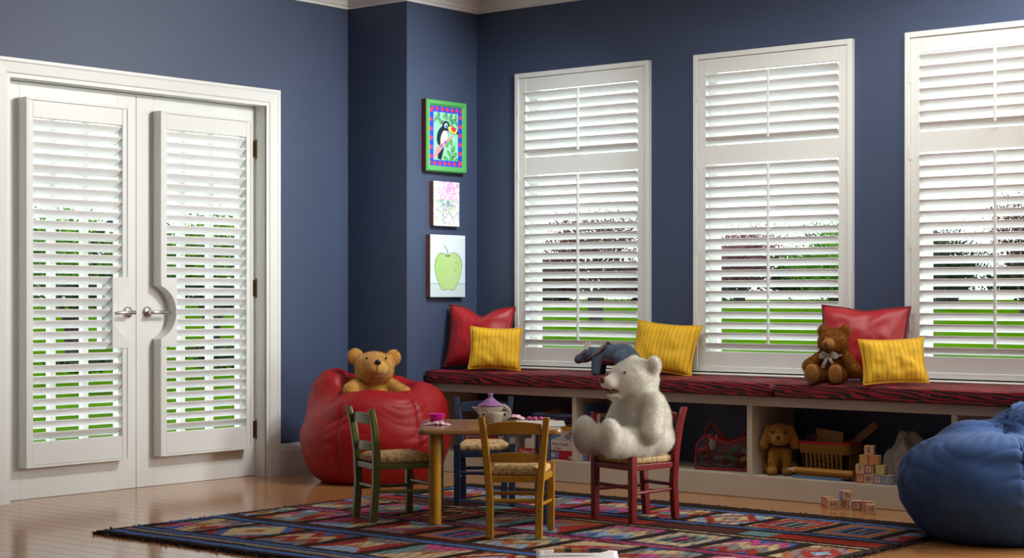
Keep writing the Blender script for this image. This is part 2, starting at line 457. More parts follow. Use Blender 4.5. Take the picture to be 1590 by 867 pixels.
def window(n, x0, x1, label):
    t = tag(empty('window_%d' % n, (x0, YW, 0)), label, kind='structure'); Wd = x1 - x0
    a, b = .013, Wd - .013
    g = G(); d0, d1 = .023, .158
    g.box(a - .002, a + .003, d0, d1, WZ0, WZ1); g.box(b - .003, b + .002, d0, d1, WZ0, WZ1); g.box(a, b, d0, d1, WZ1 - .004, WZ1); g.box(a, b, d0, d1, WZ0, WZ0 + .004)
    obj('reveal', g, M['white'], t)
    g = G(); y0, y1 = .105, .150
    for p, q in ((a + .003, a + .053), (b - .053, b - .003)): g.box(p, q, y0, y1, WZ0 + .004, WZ1 - .004)
    g.box(a + .053, b - .053, y0, y1, WZ0 + .004, WZ0 + .06); g.box(a + .053, b - .053, y0, y1, WZ1 - .06, WZ1 - .004)
    g.box(a + .053, b - .053, y0 + .01, y1 - .005, 1.70, 1.745)
    obj('sash', g, M['white'], t, bevel=.004)
    obj('pane', G().box(a + .050, b - .050, .126, .129, WZ0 + .05, 1.71), M['glass'], t)
    obj('pane', G().box(a + .050, b - .050, .126, .129, 1.735, WZ1 - .05), M['glass'], t)
    prof = [(.0, .588), (-.062, .588), (-.066, .582), (-.062, .575), (-.045, .572), (-.030, .568), (-.026, .540), (-.022, .528), (0, .528)]
    g = G(); g.rings([[(xx, yy, zz) for yy, zz in prof] for xx in (-.03, Wd + .03)], 0, False)
    obj('sill', g, M['white'], t)
    return t
nm = ['left-hand', 'middle', 'right-hand, frame-cropped']
for i, (a, b) in enumerate(WX[:3]):
    window(i + 1, a, b, ['left window with white sash, between the pictures wall and the dinosaur', 'middle window with white sash, behind the brown teddy bear', 'right window with white sash, running out of the picture'][i])
    window_shutter(a, b, ['white two-tier louvered shutter on the left window, above the dinosaur', 'white two-tier louvered shutter on the middle window', 'white two-tier louvered shutter on the right window, cut by the picture edge'][i])

# ------------------------------------------------------------------ french doors with mounted shutters
XD = -7.21
ZH = .906
def door(n, y0, y1, hside, label):
    t = tag(empty('door_%d' % n, (XD, y0, 0), R_(90)), label, kind='structure'); Wd = y1 - y0
    e = .0015; st = .115
    for a, b in ((e, st), (Wd - st, Wd - e)): obj('stile', G().box(a, b, 0, .042, .0012, 2.031), M['white'], t, bevel=.002)
    obj('rail', G().box(st, Wd - st, 0, .042, .0012, .25), M['white'], t, bevel=.001); obj('rail', G().box(st, Wd - st, 0, .042, 1.90, 2.031), M['white'], t, bevel=.001)
    gw = Wd - 2 * st
    obj('lock_block', G().box(Wd - .215, Wd - st, .001, .041, .73, 1.083) if hside > 0 else G().box(st, .215, .001, .041, .73, 1.083), M['white'], t)
    for k in (1, 2): obj('muntin', G().box(st + gw * k / 3 - .017, st + gw * k / 3 + .017, .006, .038, .25, 1.90), M['white'], t)
    for k in range(1, 5): obj('muntin', G().box(st, Wd - st, .007, .037, .25 + .33 * k - .015, .25 + .33 * k + .015), M['white'], t)
    obj('pane', G().box(st, Wd - st, .021, .024, .25, 1.90), M['glass'], t)
    # lever handle on a round rose
    hx = Wd - .055 if hside > 0 else .07
    d = -hside
    h = empty('lever_handle', (hx, 0, ZH)); h.parent = t
    g = G().lathe([(0, 0), (.031, 0), (.031, .003), (.027, .009), (.014, .012), (0, .012)], 28)
    g.v = [(a, -c, b) for a, b, c in g.v]; obj('rose', g, M['nickel'], h)
    g = G(); g.cyl((0, -.006, 0), (0, -.056, 0), .010, .010)
    g.tube([(-d * .012, -.052, 0), (0, -.055, 0), (d * .05, -.055, 0), (d * .115, -.053, -.002), (d * .122, -.053, -.002)], [.006, .0105, .0095, .0085, .003], 12)
    g.ell((0, -.058, 0), (.011, .006, .011))
    obj('lever', g, M['nickel'], h)
    if hside < 0:
        for z in (1.802, 1.034, .255):
            g = G(); g.cyl((Wd + .002, -.008, z - .048), (Wd + .002, -.008, z + .048), .008, n=12)
            g.box(Wd - .018, Wd + .002, -.004, 0, z - .045, z + .045); g.ell((Wd + .002, -.008, z + .05), (.006, .006, .006)); g.ell((Wd + .002, -.008, z - .05), (.006, .006, .006))
            obj('hinge', g, M['brass'], t)
    return t
YM = (DO0 + DO1) / 2
door(1, DO0, YM, 1, 'left white french door with small glass panes and a lever on its right')
door(2, YM, DO1, -1, 'right white french door with three hinges on its right side')

def door_shutter(y0, y1, hside, label):
    Wd = y1 - y0; D = .068; t = empty('door_shutter', (XD + D, y0, 0), R_(90)); tag(t, label, 'shutter', 'shutters mounted on the french doors')
    z0, z1 = .157, 1.953; r = .012; pz0, pz1 = .726, 1.087; pw = .106
    hs = hside > 0
    for right in (False, True):
        zs = [(z0, z1)] if right != hs else [(z0, pz0), (pz1, z1)]
        for a, b in zs:
            xa, xb = (Wd - r, Wd) if right else (0, r)
            obj('side_frame', G().box(xa, xb, 0, D - .0005, a, b), M['white'], t, bevel=.002)
            xa, xb = (Wd - .041, Wd - r - .0012) if right else (r + .0012, .041)
            obj('stile', G().box(xa, xb, .003, .040, max(a, z0 + r), min(b, z1 - r)), M['white'], t, bevel=.002)
    obj('head_frame', G().box(r, Wd - r, 0, D - .0005, z1 - r, z1), M['white'], t, bevel=.0015)
    obj('sill_frame', G().box(r, Wd - r, 0, D - .0005, z0, z0 + r), M['white'], t, bevel=.0015)
    obj('rail', G().box(.0415, Wd - .0415, .004, .040, 1.857, z1 - r - .001), M['white'], t, bevel=.002)
    obj('rail', G().box(.0415, Wd - .0415, .004, .040, z0 + r + .001, .280), M['white'], t, bevel=.002)
    # cut-out plate round the lever: block with a round bite
    rc = .144; cx = Wd + .044 if hs else -.044; poly = []
    a0 = math.asin(.137 / rc)
    for i in range(25):
        a = -a0 + 2 * a0 * i / 24
        poly.append((cx - rc * math.cos(a) if hs else cx + rc * math.cos(a), ZH + rc * math.sin(a)))
    ex = Wd if hs else 0; ix = Wd - pw if hs else pw
    poly += [(ex, pz1), (ix, pz1), (ix, pz0), (ex, pz0)]
    obj('handle_plate', G().prism(poly, lambda u, v, k: (u, k * (D - .001) - .001, v)), M['white'], t, bevel=.0015)
    n = 29; p = (1.857 - .280) / n; full = louver_mesh(Wd - .085, th=R_(40)); short = louver_mesh(Wd - .0445 - pw, th=R_(40))
    for i in range(n):
        z = .280 + p * (i + .5)
        if pz0 - .02 < z < pz1 + .02:
            c = (.043 + Wd - pw - .0005) / 2 if hs else (pw + Wd - .041) / 2
            obj('louver', short, None, t, loc=(c, .033, z))
        else: obj('louver', full, None, t, loc=(Wd / 2, .033, z))
    return t
door_shutter(4.952, 5.567, 1, 'white louvered shutter boxed onto the left french door')
door_shutter(5.769, 6.400, -1, 'white louvered shutter boxed onto the right french door')

# ------------------------------------------------------------------ outdoors
M['grass'] = mat('lawn_grass', (0.030, 0.082, 0.0004, 1), 1.0, var=0.28, vscale=0.8, bump=0.3, bscale=40, spec=0.0)
M['bark'] = mat('dark_bark', (0.02, 0.016, 0.014, 1), 0.9, var=0.3, vscale=8)
def ground(x, y):
    s = max(0.0, y - 8.6, -x - 8.2); return -.05 + .0165 * min(s, 62)
g = G().sheet(lambda u, v: (lambda x, y: (x, y, ground(x, y)))(-110 + u * 111, -8 + v * 110), 74, 74)
g.f = [f for f in g.f if not all(-7.3 < g.v[i][0] < 1.2 and g.v[i][1] < 7.85 for i in f)]
g.m = g.m[:len(g.f)]; g.s = g.s[:len(g.f)]
lawn = struct('lawn', g, M['grass'], 'bright green lawn outside the windows and doors')
lawn.location.z = -.12

M['bounce_strip'] = mat('pale_bounce', (0.46, 0.45, 0.43, 1), 0.9, var=0.08, vscale=3)  # unseen strip, added to bounce neutral light up onto the louvers
g = G(); g.box(XL - 2.4, XL - .165, -3, YW + 2.4, -.30, -.09); g.box(XL - .165, 3.2, YW + .165, YW + 2.4, -.30, -.09)
struct('bounce_strip', g, M['bounce_strip'], 'unseen pale strip round the house, added to bounce light')
def leaf_mat(name, c, v=0.45): return mat(name, c, 0.8, var=v, vscale=1.6, spec=0.1)
M['leaf_red'] = leaf_mat('russet_leaves', (0.085, 0.035, 0.028, 1)); M['leaf_purple'] = leaf_mat('purple_blossom', (0.17, 0.06, 0.085, 1))
M['leaf_green'] = leaf_mat('fresh_leaves', (0.07, 0.19, 0.012, 1)); M['leaf_dark'] = leaf_mat('deep_green_leaves', (0.013, 0.03, 0.008, 1))
M['leaf_pale'] = leaf_mat('pale_blossom', (0.2, 0.22, 0.17, 1))
def at(u, d): 
    r = (u - 795) / 2697 * d; return (0.77 * r - 0.638 * d, 0.638 * r + 0.77 * d)
def tree(name, u, d, vtop, vbot, halfpx, m, label, n, leaf, trunk=True, group='trees and shrubs beyond the lawn', dense=1.0, seed=0, cat='tree'):
    k = d / 2697; zt = .984 - (vtop - 462) * k; zb = .984 - (vbot - 462) * k; hw = halfpx * k
    x, y = at(u, d); gz = ground(x, y) - .14
    t = tag(empty(name, (x, y, gz)), label, cat, group)
    zc = (zt + zb) / 2 - gz; hh = (zt - zb) / 2
    rg = np.random.default_rng(seed); nl = 16
    cs = rg.normal(0, 1, (nl, 3)); cs /= np.linalg.norm(cs, axis=1)[:, None]; cs *= (0.25 + 0.45 * rg.random((nl, 1)))
    c = cs[rg.integers(0, nl, n)] + (lambda q: q / np.linalg.norm(q, axis=1)[:, None] * (rg.random((n, 1)) ** (1 / 2.2)) * .48)(rg.normal(0, 1, (n, 3)))
    c = c * np.array([hw, hw, hh]) * 1.05 + np.array([0, 0, zc]); c[:, 2] = np.maximum(c[:, 2], .05)
    a = rg.normal(0, 1, (n, 3)); a /= np.linalg.norm(a, axis=1)[:, None]
    b = np.cross(a, rg.normal(0, 1, (n, 3))); b /= np.linalg.norm(b, axis=1)[:, None]
    s = leaf * (0.6 + 0.8 * rg.random((n, 1)))
    V = np.stack([c - a * s, c + b * s * .5, c + a * s, c - b * s * .5], 1).reshape(-1, 3)
    F = np.arange(4 * n).reshape(-1, 4)
    f = obj('foliage', np_mesh('foliage', V, F, m, False), None, t); tag(f, kind='stuff')
    if trunk:
        g = G()
        for q in range(3):
            ax = (q - 1) * hw * .10; g.tube([(ax * .5, 0, -.1), (ax, 0, zc * .35), (ax * 3.2, (q - 1) * .1, zc * .8), (ax * 4.5, 0, zc * 1.1)], [hw * .05, hw * .04, hw * .028, hw * .012], 8)
        for q in range(12):
            aa = rg.random() * 6.28; zz = zc + hh * (rg.random() - .7)
            g.tube([(0, 0, zz * .8), (math.cos(aa) * hw * .4, math.sin(aa) * hw * .4, zz + hh * .2), (math.cos(aa) * hw * .75, math.sin(aa) * hw * .75, zz + hh * .55)], [hw * .025, hw * .015, hw * .006], 5)
        obj('trunk', g, M['bark'], t)
    return t
M['leaf_dim'] = leaf_mat('dim_russet_hedge', (0.045, 0.022, 0.016, 1))
tree('ornamental_tree', 925, 45, 300, 462, 112, M['leaf_red'], 'russet-leaved small tree seen through the left window', 15000, .032, seed=1)
tree('blossom_tree', 1148, 66, 345, 466, 84, M['leaf_purple'], 'purple blossoming tree seen through the middle window', 15000, .045, seed=2)
tree('pale_blossom_tree', 1190, 92, 320, 440, 150, M['leaf_pale'], 'pale whitish blossoming tree on the skyline behind the middle window', 7000, .05, seed=3, trunk=False)
tree('leafy_tree', 1296, 54, 340, 466, 84, M['leaf_green'], 'fresh green tree at the right side of the middle window', 14000, .042, seed=4)
tree('leafy_tree', 1478, 58, 318, 466, 80, M['leaf_dark'], 'dark green tree at the left side of the right window', 12000, .042, seed=5)
tree('ornamental_tree', 1592, 45, 290, 462, 78, M['leaf_red'], 'russet-leaved tree at the cropped edge of the right window', 12000, .032, seed=6)
tree('leafy_tree', 112, 26, 285, 500, 135, M['leaf_green'], 'fresh green tree outside the left french door', 17000, .036, seed=7)
tree('leafy_tree', 330, 29, 318, 495, 125, M['leaf_green'], 'fresh green tree outside the right french door', 15000, .036, seed=8)
for i, (u, d, v0, v1, hp, mm, lab) in enumerate(((868, 78, 400, 474, 72, 'leaf_dim', 'low dark hedge left of the russet tree'), (995, 72, 405, 474, 72, 'leaf_dim', 'low dark hedge right of the russet tree'), (1115, 76, 385, 474, 78, 'leaf_dark', 'dark hedge beneath the purple tree'), (1255, 82, 385, 474, 95, 'leaf_dark', 'dark hedge beneath the fresh green tree'),
        (1450, 74, 395, 476, 66, 'leaf_dark', 'dark hedge beneath the dark green tree'), (1592, 80, 400, 476, 62, 'leaf_dark', 'dark hedge beneath the cropped russet tree'))):
    tree('hedge', u, d, v0, v1, hp, M[mm], lab, 6500, .11, trunk=False, seed=20 + i, cat='hedge')
for i, (u, d, v0, v1, hp, lab) in enumerate(((150, 20, 420, 480, 75, 'dark shrub outside the left french door, beside the tree'), (345, 21, 530, 575, 62, 'low dark shrub on the lawn outside the right french door'), (140, 19, 548, 582, 90, 'low dark shrub on the lawn outside the left french door'), (340, 22, 430, 482, 80, 'dark shrub outside the right french door, beneath the tree'))):
    tree('shrub', u, d, v0, v1, hp, M['leaf_dark'], lab, 1500, .035, trunk=False, seed=40 + i, cat='shrub')
# ------------------------------------------------------------------ window seat with open shelves
YB = 7.30
t = tag(empty('storage_bench', (XP, YB, 0)), 'long cream built-in window seat with open toy shelves under the windows', 'bench')
BL = 5.6
obj('seat_board', G().box(.001, BL, 0, YW - YB - .001, .453, .500), M['cream'], t, bevel=.003)
obj('plinth', G().box(.001, BL, 0, YW - YB - .012, .0008, .112), M['cream'], t, bevel=.003)
obj('back_panel', G().box(.001, BL, YW - YB - .011, YW - YB - .001, .112, .453), M['navy'], t)
obj('end_panel', G().box(.001, .02, .002, YW - YB - .012, .112, .453), M['cream'], t)
for x in (-5.636, -4.552, -3.475, -2.40):
    obj('divider', G().box(x - XP, x - XP + .030, 0, YW - YB - .012, .112, .453), M['cream'], t, bevel=.002)

# red and black tiger-striped seat pads
def mat_tiger(name):
    m = mat(name, (0.3, 0.01, 0.015, 1), 0.6, bump=0.25, bscale=120)
    N = m.node_tree.nodes; L = m.node_tree.links
    tc = N.new('ShaderNodeTexCoord'); mp = N.new('ShaderNodeMapping'); mp.inputs['Scale'].default_value = (6.5, 58, 66)
    mp.inputs['Rotation'].default_value = (0, 0, .12)
    n = N.new('ShaderNodeTexNoise'); n.inputs['Scale'].default_value = 1.3; n.inputs['Detail'].default_value = 3; n.inputs['Distortion'].default_value = 1.6
    w = N.new('ShaderNodeTexWave'); w.bands_direction = 'DIAGONAL'; w.inputs['Scale'].default_value = .55; w.inputs['Distortion'].default_value = 8; w.inputs['Detail'].default_value = 2; w.inputs['Detail Scale'].default_value = 1.1
    L.new(tc.outputs['Object'], mp.inputs[0]); L.new(mp.outputs[0], n.inputs['Vector']); L.new(mp.outputs[0], w.inputs['Vector'])
    r = N.new('ShaderNodeValToRGB'); r.color_ramp.elements[0].position = .46; r.color_ramp.elements[1].position = .60
    r.color_ramp.elements[0].color = (.006, .004, .005, 1); r.color_ramp.elements[1].color = (.30, .006, .016, 1)
    L.new(w.outputs[0], r.inputs[0]); L.new(r.outputs[0], N['Principled BSDF'].inputs['Base Color'])
    return m
M['tiger'] = mat_tiger('tiger_stripe_cloth')
def seat_pad(x0, x1, label):
    t = tag(empty('seat_pad', (x0, 7.25, .5003)), label, 'cushion', 'tiger-striped pads on the window seat')
    D = YW - 7.25 - .033; H = .074; Ln = x1 - x0; g = G(); rs = []
    prof = []
    for j in range(40):
        a = 2 * PI * j / 40; c, s = math.cos(a), math.sin(a)
        prof.append((D / 2 + D / 2 * math.copysign(abs(c) ** .16, c), H / 2 + H / 2 * math.copysign(abs(s) ** .42, s)))
    nx = int(Ln / .025)
    for i in range(nx + 1):
        x = Ln * i / nx; e = min(x, Ln - x); k = min(1, (e / .03 + .02)) ** .35; r = []
        for (yy, zz) in prof:
            b = mnoise.noise(Vector((x * 5 + x0, yy * 7, zz * 9))) * .006 * (zz / H)
            r.append((x, D / 2 + (yy - D / 2) * (.96 + .04 * k), max(0, H / 2 + (zz - H / 2) * k + b)))
        rs.append(r)
    g.rings(rs, 0, True); obj('pad_cover', g, M['tiger'], t)
    def edge(z, y): return [(x, y, z + mnoise.noise(Vector((x * 5 + x0, y * 7, .6))) * .005) for x in np.linspace(.015, Ln - .015, 60)]
    gp = G().tube(edge(H - .012, .004), .004, 6); gp.tube(edge(.012, .004), .004, 6); obj('piping', gp, M['tiger'], t)
seat_pad(XP + .003, -4.385, 'long red and black tiger-striped seat pad on the left half of the window seat')
seat_pad(-4.380, -1.6, 'red and black tiger-striped seat pad on the right, under the brown teddy bear')

# ------------------------------------------------------------------ throw pillows
def mat_cloth(name, col, stripes=None, sat=False):
    m = mat(name, col, .38 if sat else .75, var=.08, vscale=9, bump=.25, bscale=350, sheen=.06)
    if stripes:
        N = m.node_tree.nodes; L = m.node_tree.links; p = N['Principled BSDF']
        tc = N.new('ShaderNodeTexCoord'); w = N.new('ShaderNodeTexWave'); w.bands_direction = 'X'; w.inputs['Scale'].default_value = stripes; w.inputs['Distortion'].default_value = .35; w.inputs['Detail'].default_value = 0
        L.new(tc.outputs['Object'], w.inputs['Vector'])
        r = N.new('ShaderNodeValToRGB'); r.color_ramp.elements[0].position = .0; r.color_ramp.elements[1].position = .03
        r.color_ramp.elements[0].color = (.14, .08, .0, 1); r.color_ramp.elements[1].color = (1, 1, 1, 1)
        L.new(w.outputs[0], r.inputs[0])
        mx = N.new('ShaderNodeMix'); mx.data_type = 'RGBA'; mx.blend_type = 'MULTIPLY'; mx.inputs[0].default_value = 1
        src = p.inputs['Base Color'].links[0].from_socket
        L.new(src, mx.inputs[6]); L.new(r.outputs[0], mx.inputs[7]); L.new(mx.outputs[2], p.inputs['Base Color'])
    return m
M['yellow_cloth'] = mat_cloth('yellow_pinstripe_cloth', (.78, .45, .008, 1), stripes=14.0)
M['red_satin'] = mat_cloth('red_satin', (.38, .008, .014, 1), sat=True)
M['yellow_cord'] = mat('yellow_cord', (.62, .34, .01, 1), .7); M['red_cord'] = mat('dark_red_cord', (.16, .006, .01, 1), .6)

def pillow(name, loc, rz, lean, roll, w, h, th, m, mc, label, group, chop=0.0, seed=0):
    M4 = Matrix.Translation(loc) @ Matrix.Rotation(rz, 4, 'Z') @ Matrix.Rotation(-lean, 4, 'X') @ Matrix.Rotation(roll, 4, 'Y')
    t = tag(empty(name), label, 'pillow', group); t.matrix_world = M4
    n = 34
    def P(u, v, sd):
        x = u * w / 2 * (1 - .085 * (1 - v * v)); z = v * h / 2 * (1 - .085 * (1 - u * u))
        ch = chop * math.exp(-(u / .33) ** 2) * max(0, (v + .3) / 1.3) ** 1.5
        z -= ch
        e = max(0, (1 - u ** 4) * (1 - v ** 4)) ** .5 * (1 - .35 * max(0, ch * 6))
        d = th / 2 * e * (.72 + .28 * (1 - u * u) * (1 - v * v))
        d += mnoise.noise(Vector((u * 2.3 + seed, v * 2.3, sd))) * .012 * e + mnoise.noise(Vector((u * 6, v * 3.0 + seed, sd))) * .005 * e
        return (x, -sd * d, z + h / 2)
    g = G()
    for sd in (1, -1): g.sheet(lambda a, b: P(a * 2 - 1, b * 2 - 1, sd), n, n)
    me = mesh_of(g, 'pillow_cover', [m])
    bm = bmesh.new(); bm.from_mesh(me); bmesh.ops.remove_doubles(bm, verts=bm.verts, dist=.0004); bmesh.ops.recalc_face_normals(bm, faces=bm.faces); bm.to_mesh(me); bm.free()
    obj('pillow_cover', me, None, t)
    E = [(-1 + 2 * i / 20, -1) for i in range(20)] + [(1, -1 + 2 * i / 20) for i in range(20)] + [(1 - 2 * i / 20, 1) for i in range(20)] + [(-1, 1 - 2 * i / 20) for i in range(20)]
    pts = [Vector(P(u, v, 1)) * 1 for u, v in E]; pts = [Vector((p.x * 1.005, 0, (p.z - h / 2) * 1.005 + h / 2)) for p in pts]
    obj('piping', G().tube(pts, .0055, 6, closed=True), mc, t)
    return t
ZP = .580
pillow('throw_pillow', (-6.44, 7.46, ZP + .004), R_(25), R_(12), R_(2), .388, .358, .15, M['red_satin'], M['red_cord'], 'red satin pillow with a dented top in the corner by the apple picture', 'red satin pillows', chop=.05, seed=1)
pillow('throw_pillow', (-6.205, 7.335, ZP + .004), R_(36), R_(14), R_(2), .288, .238, .10, M['yellow_cloth'], M['yellow_cord'], 'yellow pinstriped pillow in front of the dented red pillow', 'yellow pinstriped pillows', seed=2)
pillow('throw_pillow', (-5.215, 7.50, ZP + .006), R_(17), R_(24), R_(5), .355, .285, .12, M['yellow_cloth'], M['yellow_cord'], 'yellow pinstriped pillow leaning between the left and middle windows', 'yellow pinstriped pillows', seed=3)
pillow('throw_pillow', (-4.03, 7.492, ZP + .004), R_(20), R_(18), R_(1), .425, .375, .14, M['red_satin'], M['red_cord'], 'red satin pillow behind the brown teddy bear', 'red satin pillows', chop=.012, seed=4)
pillow('throw_pillow', (-3.765, 7.335, ZP + .004), R_(41), R_(20), R_(-2), .305, .218, .10, M['yellow_cloth'], M['yellow_cord'], 'yellow pinstriped pillow beside the brown teddy bear', 'yellow pinstriped pillows', seed=5)

# ------------------------------------------------------------------ kilim rug
def rug():
    x0, x1, y0, y1 = -5.95, -3.18, 4.45, 6.85
    pal = dict(k=(.028, .018, .014), b=(.07, .14, .34), r=(.34, .035, .025), c=(.56, .42, .24), g=(.24, .20, .19), p=(.52, .08, .22), t=(.16, .27, .27), o=(.40, .15, .06), m=(.28, .19, .18), d=(.10, .03, .025), l=(.30, .40, .52))
    P = np.array([pal[k] for k in 'kbrcgptomdl']); I = {k: i for i, k in enumerate('kbrcgptomdl')}
    h = .009; nx = int((x1 - x0) / h); ny = int((y1 - y0) / h)
    xs = np.linspace(x0, x1, nx); ys = np.linspace(y0, y1, ny)
    X, Y = np.meshgrid(xs, ys, indexing='ij')
    rg = np.random.default_rng(5)
    wob = np.array([mnoise.noise(Vector((x * 2.2, 0, 3))) for x in xs])[:, None] * .014
    Yw = Y + wob; Xw = X + np.array([mnoise.noise(Vector((9, y * 2.2, 1))) for y in ys])[None, :] * .014
    C = np.full(X.shape, I['k'])
    def band(a, b, c): C[(Yw >= a) & (Yw < b)] = I[c]
    # stripes and panel rows from the near edge to the far edge
    for a, b, c in ((4.50, 4.545, 'b'), (4.575, 4.615, 'g'), (4.635, 4.668, 'b'), (5.075, 5.125, 'b'), (5.14, 5.17, 'd'), (5.548, 5.562, 'p'), (5.566, 5.574, 'd'), (5.578, 5.594, 'p'),
                    (6.022, 6.036, 'c'), (6.075, 6.19, 'r'), (6.235, 6.268, 'b'), (6.665, 6.705, 'b')): band(a, b, c)
    m = (Yw > 6.075) & (Yw < 6.19); seg = np.floor((Xw + 9) / .47).astype(int) % 3
    C[m & (seg == 1)] = I['d']; C[m & (seg == 2) & ((Xw + 9) % .47 < .14)] = I['t']
    rows = [(4.70, 5.05), (5.195, 5.525), (5.62, 5.985), (6.30, 6.645)]
    offs = [.05, .15, -.02, .10]; wd = .315
    for ri, (a, b) in enumerate(rows):
        k = np.floor((Xw - x0 - offs[ri]) / wd).astype(int)
        U = ((Xw - x0 - offs[ri]) / wd - k) * 2 - 1; Vv = (Yw - a) / (b - a) * 2 - 1
        inr = (Yw >= a) & (Yw < b) & (np.abs(U) < .82) & (X > x0 + .035) & (X < x1 - .035)
        for kk in range(-1, 11):
            q = inr & (k == kk)
            if not q.any(): continue
            u = U[q] / .82; v = Vv[q]; kind = rg.integers(0, 6); cols = rg.permutation([I[c] for c in 'rcbpctgomrcl'])
            res = np.full(u.shape, cols[0])
            if kind == 0:      # stepped concentric lozenge
                s = np.floor((np.abs(u) + np.abs(v)) * 2.8).astype(int); res = cols[np.clip(s, 0, 7)]
            elif kind == 1:    # facing triangles
                s = np.where(v > np.abs(u) * 1.0, 0, np.where(v < -np.abs(u), 1, np.where(u > 0, 2, 3))); res = cols[s]
                e = np.maximum(np.abs(u), np.abs(v)) < .45; res = np.where(e, cols[4 + (s % 3)], res)
            elif kind == 2:    # zig-zag stripes
                s = np.floor((v + np.abs((u * 2) % 2 - 1) * .6 + 2) * 2.3).astype(int); res = cols[s % 5]
            elif kind == 3:    # nested bars
                mx = np.maximum(np.abs(u), np.abs(v) * 1.0); res = cols[np.floor(mx * 3.2).astype(int)]
                res = np.where((mx < .5) & (np.floor((u + 2) * 5) % 2 == 0), I['k'], res)
            elif kind == 4:    # diagonal shards
                s = np.floor((u * .9 + v * .5 + 3) * 1.9).astype(int); s2 = np.floor((u * .6 - v + 3) * 1.5).astype(int); res = cols[(s * 2 + s2 * 3) % 9]
            else:              # bird-like wedges on plain ground
                res = np.where(np.abs(v) < (u + 1) * .45, cols[1], cols[0]); res = np.where((np.abs(u - .2) < .3) & (np.abs(v) < .28), cols[2], res)
                res = np.where((u > .45) & (v > u * .3), cols[3], res); res = np.where((np.abs(v) > .7), cols[5], res)
            ln = np.abs((u * 2.5 + v * 1.2) % 1 - .5) < .05
            res = np.where(ln & (rg.random() < .5), I['k'], res)
            C[q] = res
    col = P[C]
    wv = .82 + .30 * rg.random(X.shape + (1,)); ab = .9 + .2 * np.array([mnoise.noise(Vector((y * 30, 0, 0))) for y in ys])[None, :, None]
    col = np.clip(col * wv * ab, 0, 1)
    edge = (X < x0 + .04) | (X > x1 - .03)
    col[edge] = np.array(pal['k'])
    be = (X < x0 + .04) & (np.floor((Y - 4.45) / .36).astype(int) % 3 == 1); col[be] = np.array(pal['b'])
    Z = .0115 + .003 * rg.random(X.shape) + .0024 * np.array([[mnoise.noise(Vector((a * 1.8, b * 1.8, 7))) for b in ys] for a in xs])
    Z[0, :] = Z[-1, :] = Z[:, 0] = Z[:, -1] = .0
    # far edge is ragged, sides waver a little
    X2 = X + (np.array([mnoise.noise(Vector((0, y * 9, 5))) for y in ys])[None, :] * .012) * (np.abs(X - (x0 + x1) / 2) / ((x1 - x0) / 2)) ** 6
    Y2 = Y + (np.array([mnoise.noise(Vector((x * 9, 0, 5))) for x in xs])[:, None] * .012) * (np.abs(Y - (y0 + y1) / 2) / ((y1 - y0) / 2)) ** 6
    V = np.stack([X2, Y2, Z], -1).reshape(-1, 3)
    id_ = np.arange(nx * ny).reshape(nx, ny)
    F = np.stack([id_[:-1, :-1], id_[1:, :-1], id_[1:, 1:], id_[:-1, 1:]], -1).reshape(-1, 4)
    M['rug'] = mat_attr('kilim_wool', 'weave', .95, bump=.5, bscale=320)
    me = np_mesh('kilim_rug', V, F, M['rug'])
    at_ = me.color_attributes.new('weave', 'FLOAT_COLOR', 'POINT')
    at_.data.foreach_set('color', np.concatenate([col.reshape(-1, 3), np.ones((nx * ny, 1))], 1).astype(np.float32).ravel())
    r = obj('kilim_rug', me, None); tag(r, 'multicoloured geometric patchwork kilim rug with dark brown borders on the plank floor', 'rug')
    # tufted dark binding round the edge
    n = 5200; s = RNG.random(n); side = RNG.integers(0, 4, n)
    px = np.where(side == 0, x0, np.where(side == 1, x1, x0 + s * (x1 - x0))); py = np.where(side == 2, y0, np.where(side == 3, y1, y0 + s * (y1 - y0)))
    px = px + RNG.normal(0, .012, n); py = py + RNG.normal(0, .012, n)
    b = np.stack([px, py, np.full(n, .003)], 1); d = np.stack([RNG.normal(0, 1, n), RNG.normal(0, 1, n), np.abs(RNG.normal(.7, .5, n))], 1); d /= np.linalg.norm(d, axis=1)[:, None]
    tp = b + d * .010 * (.5 + RNG.random((n, 1))); sd = np.cross(d, RNG.normal(0, 1, (n, 3))); sd *= .0022
    V = np.stack([b - sd, b + sd, tp + sd * .6, tp - sd * .6], 1).reshape(-1, 3); V[:, 2] = np.maximum(V[:, 2], .0005)
    M['rug_tuft'] = mat('dark_rug_tuft', (.03, .018, .013, 1), .95)
    tag(obj('tufted_edge', np_mesh('tufted_edge', V, np.arange(4 * n).reshape(-1, 4), M['rug_tuft'], False), None, r), kind='stuff')
rug()
RZ = .0172                                       # height of the rug's surface

